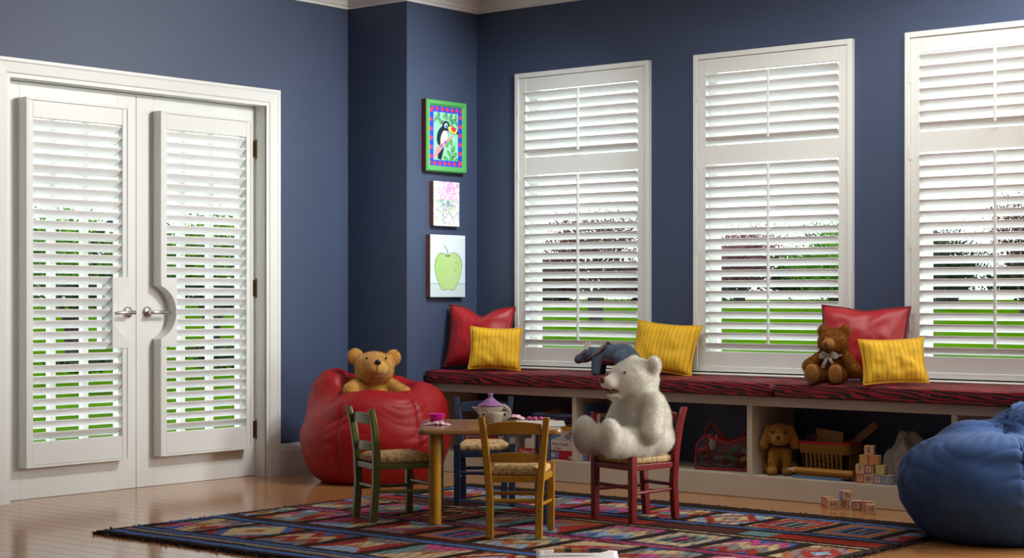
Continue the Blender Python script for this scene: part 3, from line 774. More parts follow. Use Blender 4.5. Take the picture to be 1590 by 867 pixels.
# ------------------------------------------------------------------ small rush-seated chairs
M['rush'] = mat('woven_rush', (.56, .37, .16, 1), .7, var=.5, vscale=70, bump=.4, bscale=220)
def rush_mesh():
    n = 64; g = G(); wf, wb, dp = .122, .098, .122   # half widths front/back, half depth
    def edge(v): return wb + (wf - wb) * (1 - v) / 2
    def pt(i, j):
        u = i / n * 2 - 1; v = j / n * 2 - 1; w = edge(v); x = u * w; y = v * dp
        fb = abs(v) > abs(u)
        q = x if fb else y
        rid = abs(math.sin(q * PI / .0085)) * .0036
        m = max(abs(u), abs(v)); z = .012 * (1 - m) - .010 * max(0, m - .86) / .14
        z += .004 * (1 - min(1, abs(abs(u) - abs(v)) * 7)) * -1
        return Vector((x, y, z + rid * (.4 + .6 * m)))
    P = [[pt(i, j) for j in range(n + 1)] for i in range(n + 1)]
    g.sheet(lambda a, b: P[round(a * n)][round(b * n)], n, n)
    ring = [P[i][0] for i in range(n)] + [P[n][j] for j in range(n)] + [P[n - i][n] for i in range(n)] + [P[0][n - j] for j in range(n)]
    rs = []
    for dz, k in ((0, 1.0), (-.008, 1.035), (-.018, 1.04), (-.026, 1.0), (-.028, .85)):
        r = []
        for i, p in enumerate(ring):
            side = (i // n) % 2 == 0
            q = p.x if side else p.y; rid = 1 + abs(math.sin(q * PI / .0085)) * .028 * (1 if k > .9 else 0)
            r.append((p.x * k * rid, p.y * k * rid, (p.z if dz == 0 else -.008 + dz)))
        rs.append(r)
    g.rings(rs, 0, True)
    return mesh_of(g, 'rush_seat', [M['rush']])
RUSH = rush_mesh()
def chair(name, loc, rz, m, label):
    t = tag(empty(name, (loc[0], loc[1], RZ), rz), label, 'chair', 'small rush-seated chairs around the play table')
    zs = .285; B = .0012
    bw, bt, fw = .098, .131, .128                 # half spacing: posts bottom, posts top, front legs
    yb, yf = .128, -.128
    for s in (-1, 1):
        p = [((s * bw, yb + .012, 0), .030, .030), ((s * (bw + .002), yb, .16), .030, .031), ((s * (bw + .012), yb + .002, .29), .030, .031), ((s * (bw + .023), yb + .014, .40), .028, .028), ((s * bt, yb + .034, .487), .026, .024)]
        obj('back_post', G().bar(p), m, t, bevel=.005, seg=3)
        obj('front_leg', G().bar([((s * fw, yf, 0), .029, .029), ((s * fw, yf, zs), .031, .031)]), m, t, bevel=.004, seg=3)
    for z0, hgt in ((.419, .05), (.303, .041)):
        rs = []
        k = (z0 - .28) / .22; ws = bw + .006 + (bt - bw - .006) * k - .012; y0 = yb + .034 * k * k + .001
        for i in range(9):
            u = i / 8 * 2 - 1; bow = .012 * (1 - u * u); ch = hgt * (.80 + .20 * (1 - u * u))
            rs.append([(u * ws, y0 + bow - .006, z0), (u * ws, y0 + bow + .006, z0), (u * ws, y0 + bow + .006, z0 + ch), (u * ws, y0 + bow - .006, z0 + ch)])
        obj('back_slat', G().rings(rs, 0, False), m, t, bevel=.003)
    for s in (-1, 1): obj('seat_rail', G().beam((s * fw, yf, .236), (s * (bw + .004), yb, .236), .020, .026), m, t, bevel=.003)
    obj('seat_rail', G().beam((-fw, yf, .236), (fw, yf, .236), .020, .026), m, t, bevel=.003)
    obj('seat_rail', G().beam((-bw, yb, .236), (bw, yb, .236), .020, .026), m, t, bevel=.003)
    for a, b, r in (((-fw, yf, .125), (-bw, yb, .130), .0075), ((fw, yf, .125), (bw, yb, .130), .0075), ((-bw, yb, .148), (bw, yb, .148), .0085), ((-fw, yf, .150), (fw, yf, .150), .0085)):
        obj('stretcher', G().cyl(a, b, r, n=10), m, t)
    obj('rush_seat', RUSH, None, t, loc=(0, 0, zs))
    return t
def wood_paint(name, c): return mat(name, c, .32, var=.12, vscale=30, bump=.05, bscale=90, coat=.12)
M['c_green'] = wood_paint('olive_green_paint', (.10, .118, .018, 1)); M['c_yellow'] = wood_paint('mustard_stain', (.46, .22, .012, 1))
M['c_blue'] = wood_paint('navy_stain', (.018, .034, .078, 1)); M['c_red'] = wood_paint('deep_red_stain', (.20, .012, .012, 1))
def face(dx, dy): return math.atan2(dy, dx) + PI / 2      # chair faces its local -Y
def seat_at(bx, by, dx, dy):
    l = math.hypot(dx, dy); return (bx + dx / l * .134, by + dy / l * .134)
chair('rush_chair', seat_at(-5.315, 5.4165, .10, .2335), face(.10, .2335), M['c_green'], 'small olive green ladder-back chair with a rush seat, left of the play table')
chair('rush_chair', seat_at(-4.4425, 5.3775, -.5635, .826), face(-.5635, .826), M['c_yellow'], 'small mustard yellow ladder-back chair with its back to us')
chair('rush_chair', seat_at(-5.425, 6.335, .66, -.75), face(.66, -.75), M['c_blue'], 'small navy blue ladder-back chair behind the teapot')
RED_AT = seat_at(-4.3985, 6.332, -.07, -.268); RED_F = face(-.07, -.268)
chair('rush_chair', RED_AT, RED_F, M['c_red'], 'small deep red ladder-back chair under the white bear')

# ------------------------------------------------------------------ play table
M['tabletop'] = mat('honey_wood', (.36, .175, .055, 1), .25, var=.25, vscale=7, stretch=(1, 9, 9), coat=.4)
M['t_maroon'] = wood_paint('maroon_leg', (.05, .012, .014, 1)); M['t_edge'] = M['c_yellow']
TA = R_(40.8); TC = (-4.955, 5.825)
t = tag(empty('play_table', (TC[0], TC[1], RZ), TA), 'low square wooden play table with legs in different colours, set for tea', 'table')
hw = .307; r = .035; poly = []
for cx, cy, a0 in ((1, 1, 0), (-1, 1, 90), (-1, -1, 180), (1, -1, 270)):
    for i in range(7): a = R_(a0 + 15 * i); poly.append((cx * (hw - r) + r * math.cos(a), cy * (hw - r) + r * math.sin(a)))
TT = .426 - RZ
obj('tabletop', G().prism(poly, lambda u, v, k: (u, v, TT - .024 + k * .024)), M['tabletop'], t, bevel=.009, seg=3)
for (sx, sy), m in (((-1, -1), M['c_yellow']), ((1, -1), M['c_blue']), ((1, 1), M['t_maroon']), ((-1, 1), M['c_green'])):
    obj('leg', G().cyl((sx * .234, sy * .234, 0), (sx * .234, sy * .234, TT - .024), .0265, .0275, 18), m, t)
ZT = .4262

# ------------------------------------------------------------------ tea things
M['cream_plastic'] = mat('cream_plastic', (.72, .66, .55, 1), .3, coat=.2)
M['lavender'] = mat('lavender_plastic', (.42, .17, .50, 1), .3, coat=.2)
M['violet'] = mat('violet_print', (.20, .05, .30, 1), .5)
M['pink_clear'] = mat('magenta_translucent_plastic', (.90, .008, .42, 1), .2)
M['yellow_plastic'] = mat('yellow_plastic', (.75, .42, .02, 1), .35)
M['napkin'] = mat('pink_white_paper', (.75, .42, .50, 1), .9, var=.5, vscale=45)
M['paper'] = mat('white_paper', (.82, .82, .80, 1), .8)
M['pink'] = mat('pink_candy', (.75, .12, .30, 1), .4)
CR = Vector((.77, .638, 0)); CF = Vector((-.638, .77, 0))
t = tag(empty('toy_teapot', (-5.0, 5.885, ZT), R_(39.6)), 'cream toy teapot with a lavender lid and violet flower on the play table', 'teapot')
obj('pot_body', G().lathe([(0, 0), (.040, 0), (.044, .004), (.052, .045), (.0565, .069), (.056, .072), (.052, .072), (.048, .06), (.0, .055)], 32), M['cream_plastic'], t)
g = G(); g.rings([[(-.042, -.012, .028), (-.042, .012, .028), (-.046, .014, .070), (-.046, -.014, .070)], [(-.054, -.006, .036), (-.054, .006, .036), (-.066, .010, .071), (-.066, -.010, .071)], [(-.068, -.002, .056), (-.068, .002, .056), (-.084, .004, .0715), (-.084, -.004, .0715)]], 0, True)
obj('spout', g, M['cream_plastic'], t, bevel=.002)
obj('handle', G().tube([(.050 + .032 * math.sin(a), 0, .045 + .028 * math.cos(a)) for a in np.linspace(.0, PI, 12)], .0075, 8, flat=1.4), M['cream_plastic'], t)
l_ = obj('lid', G().lathe([(0, .0725), (.053, .0725), (.057, .076), (.056, .080), (.046, .085), (.033, .093), (.022, .103), (.013, .109), (.010, .113), (.011, .122), (.012, .127), (.009, .130), (0, .1305)], 32), M['lavender'], t)
g = G()
for a in range(4):
    q = PI / 4 + a * PI / 2; g.ell((-.022 + .0075 * math.cos(q), -.0505, .046 + .0075 * math.sin(q)), (.006, .0035, .006), 10, 6)
obj('flower_print', g, M['violet'], t)

t = tag(empty('toy_cup', (-4.950, 5.850, ZT), R_(39.6)), 'cream two-handled toy sugar bowl in front of the teapot', 'cup')
obj('cup_body', G().lathe([(0, 0), (.030, 0), (.034, .004), (.043, .040), (.045, .052), (.0435, .0535), (.041, .052), (.037, .02), (0, .008)], 28), M['cream_plastic'], t)
for s in (-1, 1): obj('handle', G().tube([(s * (.042 + .016 * math.sin(a)), 0, .034 + .017 * math.cos(a)) for a in np.linspace(0, PI, 10)], .0045, 8), M['cream_plastic'], t)
t = obj('toy_spoon', G().tube([(-.002, 0, .012), (.010, .0, .034), (.034, .004, .062), (.046, .005, .074)], [.008, .0045, .0045, .007], 8, flat=.5), M['yellow_plastic'], loc=(-4.947, 5.852, ZT), rot=(0, 0, R_(39.6)))
tag(t, 'yellow toy spoon standing in the cream sugar bowl', 'spoon')
t = tag(empty('toy_cup', (-5.187, 5.735, ZT), 0), 'bright magenta see-through toy cup at the left end of the table', 'cup')
obj('cup_body', G().lathe([(0, 0), (.027, 0), (.029, .003), (.036, .037), (.0385, .040), (.036, .041), (.034, .038), (.027, .006), (0, .005)], 28), M['pink_clear'], t)
t = tag(obj('crumpled_napkin', (lambda g: g.sheet(lambda u, v: ((u - .5) * .13 * (1 - .35 * abs(v - .5)), (v - .5) * .075, .0015 + .020 * abs(mnoise.noise(Vector((u * 5, v * 4, 2)))) * (1 - (2 * u - 1) ** 2) ** .5 + .012 * math.exp(-((u - .55) / .18) ** 2) * (1 - (2 * v - 1) ** 2)), 26, 14))(G()), M['napkin'], loc=(-5.10, 5.640, ZT), rot=(0, 0, R_(36))), 'crumpled pink and white napkin at the table edge below the magenta cup', 'napkin')
so = t.modifiers.new('thickness', 'SOLIDIFY'); so.thickness = .0012
t = tag(obj('crumpled_napkin', (lambda g: g.sheet(lambda u, v: ((u - .5) * .09, (v - .5) * .07, .0015 + .022 * abs(mnoise.noise(Vector((u * 4, v * 4, 8)))) + .010 * (1 - (2 * u - 1) ** 2)), 20, 12))(G()), M['napkin'], loc=(-5.035, 6.095, ZT), rot=(0, 0, R_(30))), 'folded pink napkin right of the cream sugar bowl', 'napkin')
so = t.modifiers.new('thickness', 'SOLIDIFY'); so.thickness = .0012
for i, (dx, dy) in enumerate(((0, 0), (.022, .012), (.040, .034))):
    tag(obj('toy_candy', G().ell((0, 0, .009), (.013, .010, .009), 12, 8), M['pink'], loc=(-4.958 + dx, 6.108 + dy, ZT), rot=(0, 0, i)), 'small pink toy sweet beside the folded napkin, %s of three' % ('left one', 'middle one', 'right one')[i], 'candy', 'pink toy sweets')
t = tag(empty('drawing_paper', (-4.79, 5.985, ZT), R_(40.8)), 'white sheet of drawing paper lying on the right end of the play table', 'paper')
g = G(); rg_ = random.Random(4)
for i in range(3): a = rg_.uniform(-.03, .03); g.prism([(-.105 + a, -.15), (.105 + a, -.148 + a), (.105, .150), (-.105, .150 - a)], lambda u, v, k: (u, v, .0008 * (i + k * .9)))
obj('sheet', g, M['paper'], t)

# ------------------------------------------------------------------ sketch pad and crayon on the rug, at the picture's lower edge
t = tag(empty('sketch_pad', (-3.896, 5.08, RZ + .001), R_(39.6)), 'open white sketch pad lying on the rug at the lower picture edge', 'paper')
g = G(); g.sheet(lambda u, v: ((u - .5) * .305, (v - .5) * .20, .004 + .006 * math.sin(PI * u) ** .5 + (.012 * max(0, v - .8) * 5)), 16, 10); o = obj('page', g, M['paper'], t); so = o.modifiers.new('thickness', 'SOLIDIFY'); so.thickness = .003
M['ink'] = mat('purple_ink', (.18, .06, .30, 1), .7); M['black'] = mat('black_ink', (.02, .02, .02, 1), .6)
g = G(); rg_ = random.Random(9)
for k in range(2):
    pts = [(-.12 + .18 * i / 40, .045 - k * .04 + .012 * math.sin(i * 1.7 + k), .0195 + .003 * math.sin(PI * (.1 + .6 * i / 40))) for i in range(41)]; g.tube(pts, .0008, 4)
obj('scribble', g, M['ink'], t)
t = tag(empty('crayon', (-3.905, 5.112, RZ + .030), R_(39.6)), 'fat striped crayon lying across the sketch pad', 'crayon')
g = G(); cols = [mat('crayon_' + n, c, .5) for n, c in (('ochre', (.45, .2, .05, 1)), ('dark', (.03, .03, .03, 1)), ('rust', (.35, .08, .04, 1)))]
seg = [(-.10, -.06, 0), (-.06, -.035, 1), (-.035, .0, 0), (0, .03, 2), (.03, .075, 1)]
for a, b, k in seg: g.cyl((a, 0, 0), (b, 0, 0), .009, n=12, m=k)
g.cyl((.075, 0, 0), (.10, 0, 0), .008, .002, 12, 1)
obj('barrel', g, cols, t)
# ------------------------------------------------------------------ bean bags
M['red_vinyl'] = mat('red_vinyl', (.30, .005, .007, 1), .46, var=.06, vscale=6, bump=.10, bscale=260, spec=.32)
M['denim'] = mat('blue_denim', (.016, .064, .20, 1), .85, var=.12, vscale=14, bump=.35, bscale=420, sheen=.05)
M['seam_red'] = mat('dark_red_seam', (.22, .004, .006, 1), .5); M['seam_blue'] = mat('blue_seam_thread', (.03, .07, .20, 1), .8)

def bean_bag(name, loc, rz, prims, h, k, m, ms, label, seams, axis, wr, lip):
    t = tag(empty(name, loc, rz), label, 'bean bag', 'bean bags')
    V, F = sdf_mesh(prims, h, k, floor=.0)
    N, A = quad_normals(V, F)
    VN = np.zeros_like(V)
    for c in range(4): np.add.at(VN, F[:, c], N)
    VN /= np.linalg.norm(VN, axis=1)[:, None] + 1e-9
    ang = np.degrees(np.arctan2(V[:, 1] - axis[1], V[:, 0] - axis[0]))
    D = np.zeros(len(V))
    for i, p in enumerate(V):
        a = ang[i]; ds = min(abs((a - s + 180) % 360 - 180) for s in seams)
        near = math.exp(-(ds / 20) ** 2); top = max(0, (p[2] - lip[0]) / .2)
        q = mnoise.noise(Vector((p[0] * 3.2 + 4, p[1] * 3.2, p[2] * 17 + .8 * math.sin(a * .08))))
        w = (1 - abs(q) * 2) ** 3 if abs(q) < .5 else 0
        d = -wr * w * (.18 + 1.0 * near) * min(1, p[2] * 6)
        u = mnoise.noise(Vector((a * .10, p[2] * 2.2, 5))); d += lip[1] * (abs(u) - .25) * min(1, top)
        d += mnoise.noise(Vector((p[0] * 4, p[1] * 4, p[2] * 4))) * .007
        if p[2] < .62: d -= .007 * math.exp(-(ds / 1.6) ** 2)
        if p[2] < .015: d = min(d, 0) * .2
        D[i] = d
    V = V + VN * D[:, None]; V[:, 2] = np.maximum(V[:, 2], .0008)
    obj('bag_cover', np_mesh('bag_cover', V, F, m), None, t)
    bvh = BVHTree.FromPolygons([Vector(v) for v in V], [tuple(f) for f in F])
    for s in seams:
        d = Vector((math.cos(R_(s)), math.sin(R_(s)), 0)); pts = []
        for i in range(46):
            z = .03 + i * .013
            hit = bvh.ray_cast(Vector((axis[0], axis[1], z)) + d * 1.0, -d)
            if hit[0] is None: break
            if pts and (hit[0] - pts[-1]).length > .06: break
            pts.append(hit[0] + d * .0005)
        if len(pts) > 6: obj('seam', G().tube(pts, .0032, 6), ms, t)
    return V, F
bean_bag('bean_bag', (-6.50, 6.70, 0), R_(39.6), [('e', (0, 0, .235), (.405, .35, .265)), ('e', (0, 0, .10), (.345, .30, .16)), ('e', (-.225, .10, .415), (.15, .14, .185)), ('e', (.215, .03, .395), (.165, .18, .14)), ('e', (0, .19, .44), (.24, .10, .13)),
          ('e', (.02, -.19, .40), (.22, .10, .085)), ('-e', (.01, .0, .56), (.17, .13, .135))], .0115, .085, M['red_vinyl'], M['seam_red'],
         'large red vinyl bean bag chair in the corner, holding the tan teddy bear', (-118, -48, 15, 90, 160), (0, .02), .0065, (.42, .010))
bean_bag('bean_bag', (-2.97, 6.73, 0), R_(39.6), [('e', (0, 0, .20), (.425, .385, .225)), ('e', (0, 0, .10), (.36, .33, .15)), ('e', (.20, .12, .39), (.26, .22, .17)), ('e', (-.17, -.02, .27), (.255, .30, .165)), ('e', (.02, -.16, .355), (.30, .16, .075)), ('e', (-.10, .10, .38), (.15, .15, .10)), ('-e', (.20, -.13, .505), (.30, .085, .075))],
         .0115, .045, M['denim'], M['seam_blue'], 'large blue denim bean bag chair at the right, cut by the picture edge', (-92, -20, 50, 120, 190), (0, .02), .009, (.39, .035))

# ------------------------------------------------------------------ plush animals
def pile(name, c, c2=.22): return mat(name, c, .95, var=c2, vscale=26, sheen=.5, spec=.15)
M['white_plush'] = pile('cream_white_plush', (.90, .87, .79, 1), .04); M['tan_plush'] = pile('tan_plush', (.56, .30, .065, 1), .12)
M['brown_plush'] = pile('curly_brown_plush', (.36, .15, .025, 1), .25); M['gold_plush'] = pile('golden_plush', (.40, .19, .028, 1), .12)
M['brown_pad'] = mat('tan_suede_pad', (.27, .115, .02, 1), .9, var=.1); M['nose_brown'] = mat('brown_nose', (.16, .06, .02, 1), .4)
M['nose_black'] = mat('black_nose', (.012, .010, .010, 1), .3); M['eye'] = mat('dark_glass_eye', (.01, .008, .006, 1), .08); M['mouth'] = mat('mouth_felt', (.30, .13, .07, 1), .8)

def plush(name, loc, rz, prims, h, k, m, label, fur=None, rot=None):
    t = tag(empty(name, loc, rz, rot), label, 'stuffed animal')
    V, F = sdf_mesh(prims, h, k)
    obj('body', np_mesh('body', V, F, m), None, t)
    if fur:
        mask = fur.pop('mask', None)
        fm = mat_fur(m.name + '_strands', fur.pop('col', None) or m.node_tree.nodes['Principled BSDF'].inputs['Base Color'].default_value[:3])
        tag(obj('fur', fur_mesh('fur', V, F, fm, mask=mask, **fur), None, t), kind='stuff')
    t['_n'] = len(V); del t['_n']
    return t
def knob(n, t, c, r, m, rot=None): return obj(n, G().ell(c, r, 18, 12, rot=rot), m, t)

# white bear on the red chair, facing the table (local -Y)
t = plush('white_bear', (RED_AT[0] + .004, RED_AT[1] - .02, RZ + .286), RED_F + R_(-7), [
    ('e', (0, .045, .135), (.125, .115, .145)), ('e', (0, .05, .065), (.135, .125, .085)), ('e', (0, .02, .225), (.095, .085, .09)),
    ('e', (0, .005, .322), (.094, .098, .088)), ('e', (0, -.055, .318), (.066, .06, .062)), ('e', (0, -.105, .306), (.045, .062, .040)), ('e', (0, -.088, .259), (.036, .052, .020)),
    ('e', (.080, .050, .385), (.036, .020, .036)), ('e', (-.080, .050, .385), (.036, .020, .036)),
    ('c', (.115, .03, .225), (.150, -.005, .105), .042, .048), ('c', (-.115, .03, .225), (-.150, -.005, .105), .042, .048),
    ('c', (.075, -.02, .055), (.10, -.135, .058), .066, .060), ('c', (-.075, -.02, .055), (-.10, -.135, .058), .066, .060),
    ('e', (.104, -.188, .080), (.056, .042, .078)), ('e', (-.104, -.188, .080), (.056, .042, .078)),
    ('-e', (0, -.135, .276), (.030, .05, .008))], .0062, .022, M['white_plush'], 'fluffy white polar bear sitting on the small red chair',
    fur=dict(n=85000, length=.0135, width=.0011, droop=.5, mess=.32, mask=lambda c: np.where((c[:, 1] < -.10) & (c[:, 2] > .245), .0, 1.0)))
M['short_white'] = M['white_plush']
knob('nose', t, (0, -.166, .325), (.020, .012, .017), M['nose_brown'])
knob('mouth', t, (0, -.117, .273), (.026, .030, .0055), M['mouth'])
for s in (-1, 1): knob('eye', t, (s * .052, -.083, .356), (.0055, .0055, .0055), M['eye'])

# brown curly bear on the seat pad
t = plush('brown_bear', (-4.115, 7.375, .5785), R_(9), [
    ('e', (0, .02, .075), (.062, .055, .078)), ('e', (0, -.005, .190), (.070, .062, .064)), ('e', (0, -.058, .180), (.030, .034, .028)),
    ('e', (.055, .01, .245), (.026, .014, .026)), ('e', (-.055, .01, .245), (.026, .014, .026)),
    ('c', (.055, .005, .125), (.115, -.015, .055), .026, .028), ('c', (-.055, .005, .125), (-.112, -.035, .075), .026, .028),
    ('c', (.04, -.01, .035), (.052, -.085, .036), .034, .032), ('c', (-.04, -.01, .035), (-.060, -.085, .036), .034, .032),
    ('e', (.054, -.112, .045), (.036, .024, .046)), ('e', (-.064, -.112, .045), (.036, .024, .046))], .0045, .015, M['brown_plush'], 'curly brown teddy bear with a ribbon bow sitting on the window seat',
    fur=dict(n=30000, length=.011, width=.0020, droop=.3, mess=1.3, mask=lambda c: np.where((c[:, 1] < -.118) | ((c[:, 1] < -.065) & (c[:, 2] > .14)), .0, 1.0)))
knob('muzzle', t, (0, -.070, .180), (.031, .030, .028), M['brown_pad']); knob('nose', t, (0, -.101, .186), (.010, .005, .012), M['nose_brown'])
for s in (-1, 1): knob('eye', t, (s * .028, -.058, .207), (.006, .005, .006), M['eye'])
for x in (.054, -.064): knob('foot_pad', t, (x, -.130, .046), (.029, .008, .037), M['brown_pad'])
M['ribbon'] = mat('silver_brown_ribbon', (.36, .30, .25, 1), .35, var=.5, vscale=120)
rb = empty('ribbon_bow', (0, -.062, .128)); rb.parent = t
g = G()
for s in (-1, 1):
    g.sheet(lambda u, v: (s * (.006 + .042 * u), -.010 * math.sin(PI * u) - .004, (v - .5) * (.010 + .026 * math.sin(PI * min(1, u * .9 + .1))) + .004 * math.sin(u * 5)), 10, 5)
    g.sheet(lambda u, v: (s * (.006 + .042 * u), .008 * math.sin(PI * u) - .002, (v - .5) * (.010 + .026 * math.sin(PI * min(1, u * .9 + .1)))), 10, 5)
o = obj('loop', g, M['ribbon'], rb); o.modifiers.new('thickness', 'SOLIDIFY').thickness = .0015
g = G()
for s in (-1, 1): g.sheet(lambda u, v: (s * (.004 + .022 * u) + (v - .5) * .018, -.006 - .012 * math.sin(u * 2.2), -.004 - .058 * u * (1.0 if s < 0 else .65)), 8, 3)
o = obj('tail', g, M['ribbon'], rb); o.modifiers.new('thickness', 'SOLIDIFY').thickness = .0015
g = G().ell((0, -.006, 0), (.008, .007, .010)); obj('knot', g, M['ribbon'], rb)
obj('collar', G().tube([(.050 * math.cos(a), .058 + .0 + .055 * math.sin(a), 0) for a in np.linspace(0, 2 * PI, 24)[:-1]], .007, 6, closed=True), M['ribbon'], rb)

# tan teddy in the red bean bag
t = plush('tan_bear', (-6.505, 6.695, .405), R_(39.6) + R_(4), [
    ('e', (0, .03, .065), (.10, .085, .10)), ('e', (0, -.005, .205), (.105, .088, .084)), ('e', (0, -.02, .175), (.098, .075, .06)), ('e', (.012, -.082, .207), (.060, .050, .053)),
    ('e', (.102, .015, .255), (.040, .020, .044)), ('e', (-.102, .015, .262), (.042, .020, .044)),
    ('c', (.085, .01, .105), (.165, -.09, .068), .042, .036), ('c', (-.085, .01, .105), (-.125, -.095, .085), .045, .042),
    ('c', (.06, -.03, .03), (.09, -.08, .02), .05, .045), ('c', (-.06, -.03, .03), (-.09, -.08, .02), .05, .045)], .0055, .018, M['tan_plush'], 'tan teddy bear nestled in the red bean bag chair',
    fur=dict(n=30000, length=.0055, width=.0017, droop=.4, mess=.55))
MZ = (.016, -.086, .204)
knob('muzzle', t, MZ, (.057, .054, .050), M['tan_plush'])
knob('nose', t, (.020, -.134, .236), (.018, .010, .014), M['nose_black'])
obj('mouth', G().tube([(.016 + .036 * math.sin(a), -.087 - .054 * math.sqrt(max(0, 1 - (.036 * math.sin(a) / .057) ** 2 - ((-.030 + .016 * (1 - math.cos(a))) / .050) ** 2)), .174 + .016 * (1 - math.cos(a))) for a in np.linspace(-1.2, 1.2, 14)], .0022, 6), M['nose_brown'], t)
obj('muzzle_seam', G().tube([(.019, -.1385, .226), (.017, -.1410, .205), (.016, -.1315, .174)], .0018, 6), M['nose_brown'], t)
for x in (-.040, .062): knob('eye', t, (x, -.078, .256), (.0065, .006, .0065), M['eye'])

# golden puppy in the shelf
t = plush('toy_puppy', (-4.435, 7.415, .1135), R_(30), [
    ('e', (0, .075, .065), (.062, .070, .066)), ('c', (0, .055, .085), (0, .005, .135), .056, .046), ('e', (0, -.015, .195), (.060, .058, .056)), ('e', (-.004, -.062, .178), (.040, .036, .032)),
    ('c', (.032, -.005, .105), (.036, -.022, .025), .024, .021), ('c', (-.032, -.005, .105), (-.036, -.022, .025), .024, .021), ('e', (.037, -.034, .020), (.026, .034, .020)), ('e', (-.037, -.034, .020), (.026, .034, .020)),
    ('c', (.052, -.01, .225), (.075, -.012, .150), .018, .026), ('c', (-.052, -.01, .225), (-.075, -.012, .150), .018, .026),
    ('e', (.062, .06, .03), (.028, .05, .030)), ('e', (-.062, .06, .03), (.028, .05, .030))], .0048, .012, M['gold_plush'], 'golden plush puppy with a dark collar sitting in the shelf beside the basket',
    fur=dict(n=15000, length=.005, width=.0016, droop=.5, mess=.6))
knob('nose', t, (-.006, -.099, .188), (.012, .008, .009), M['nose_black'])
for s in (-1, 1): knob('eye', t, (s * .028 - .003, -.068, .212), (.0075, .006, .0075), M['eye'])
M['collar'] = mat('dark_maroon_collar', (.05, .01, .012, 1), .6)
obj('collar', G().tube([(.045 * math.cos(a), -.005 + .043 * math.sin(a), .142 + .004 * math.sin(a)) for a in np.linspace(0, 2 * PI, 28)[:-1]], .010, 8, closed=True, flat=.7), M['collar'], t)

# grey-blue horned dinosaur standing on the seat pad, looking to the left (local -X)
M['dino'] = mat('blue_grey_felt', (.06, .085, .13, 1), .9, var=.3, vscale=30, bump=.2, bscale=200, sheen=.1); M['belly'] = mat('brown_felt', (.19, .08, .055, 1), .9, var=.15, vscale=40); M['horn'] = mat('cream_horn', (.60, .52, .40, 1), .7)
t = tag(empty('toy_dinosaur', (-5.462, 7.385, .5790), R_(17)), 'plush blue-grey three-horned dinosaur standing on the seat pad behind the white bear', 'stuffed animal')
V, F = sdf_mesh([('e', (.03, 0, .105), (.105, .055, .052)), ('e', (.085, 0, .105), (.07, .058, .055)), ('c', (.13, 0, .095), (.20, 0, .060), .038, .012), ('e', (-.085, 0, .105), (.05, .038, .036)), ('c', (-.10, 0, .105), (-.155, 0, .082), .034, .024), ('e', (-.168, 0, .072), (.020, .020, .020)),
    ('c', (-.045, .042, .09), (-.052, .048, .012), .030, .022), ('c', (-.045, -.042, .09), (-.052, -.048, .012), .030, .022), ('c', (.09, .045, .085), (.085, .05, .012), .042, .022), ('c', (.09, -.045, .085), (.085, -.05, .012), .042, .022)], .0045, .014)
obj('body', np_mesh('body', V, F, M['dino']), None, t)
knob('belly', t, (.02, 0, .083), (.085, .049, .040), M['belly']); knob('jaw', t, (-.135, 0, .074), (.040, .022, .017), M['belly'])
g = G(); n = 22
def fr(a, r, k):
    return (-.070 + k * .007 + .80 * r * math.cos(a) + .45 * abs(r * math.sin(a)), r * math.sin(a) * 1.0, .122 + r * math.cos(a) * .62 - .12 * abs(r * math.sin(a)))
rs = []
for r, k in ((.012, 0), (.04, 0), (.070, 0), (.076, .5), (.070, 1), (.04, 1), (.012, 1)):
    rs.append([fr(2 * PI * i / n, r * (1 + .05 * math.cos(8 * 2 * PI * i / n) * (r > .06)), k) for i in range(n)])
g.rings(rs, 0, True); obj('frill', g, M['dino'], t)
obj('frill_edge', G().tube([fr(2 * PI * i / 44, .0745 * (1 + .05 * math.cos(16 * PI * i / 44)), .5) for i in range(44)], .0048, 6, closed=True), M['belly'], t)
for y in (-.022, .022): obj('horn', G().tube([(-.108, y, .128), (-.114, y * 1.15, .150), (-.108, y * 1.25, .172)], [.010, .008, .002], 10), M['horn'], t)
obj('horn', G().tube([(-.166, 0, .088), (-.176, 0, .104), (-.176, 0, .114)], [.008, .006, .0015], 10), M['horn'], t)
for y in (-.030, .030): knob('eye_patch', t, (-.118, y, .108), (.013, .006, .012), M['belly']); knob('eye', t, (-.119, y * 1.17, .109), (.005, .004, .005), M['eye'])

# ------------------------------------------------------------------ pictures on the corner pier
def flat_attr_panel(name, w, h, fn, nx, ny, parent, loc, rot, m):
    xs = np.linspace(-w / 2, w / 2, nx); zs = np.linspace(0, h, ny); X, Z = np.meshgrid(xs, zs, indexing='ij')
    col = fn(X / w + .5, Z / h); V = np.stack([X, np.zeros_like(X), Z], -1).reshape(-1, 3)
    i = np.arange(nx * ny).reshape(nx, ny); F = np.stack([i[:-1, :-1], i[1:, :-1], i[1:, 1:], i[:-1, 1:]], -1).reshape(-1, 4)
    me = np_mesh(name, V, F, m, False); a = me.color_attributes.new('paint', 'FLOAT_COLOR', 'POINT')
    a.data.foreach_set('color', np.concatenate([col.reshape(-1, 3), np.ones((nx * ny, 1))], 1).astype(np.float32).ravel())
    return obj(name, me, None, parent, loc=loc, rot=rot)
M['painting'] = mat_attr('painted_picture', 'paint', .45)
C3 = lambda *c: np.array(srgb(*c)[:3])
def poly_mask(U, V, P):
    ins = np.zeros(U.shape, bool); n = len(P)
    for i in range(n):
        x1, y1 = P[i]; x2, y2 = P[(i + 1) % n]
        c = ((y1 > V) != (y2 > V)) & (U < (x2 - x1) * (V - y1) / (y2 - y1 + 1e-12) + x1); ins ^= c
    return ins
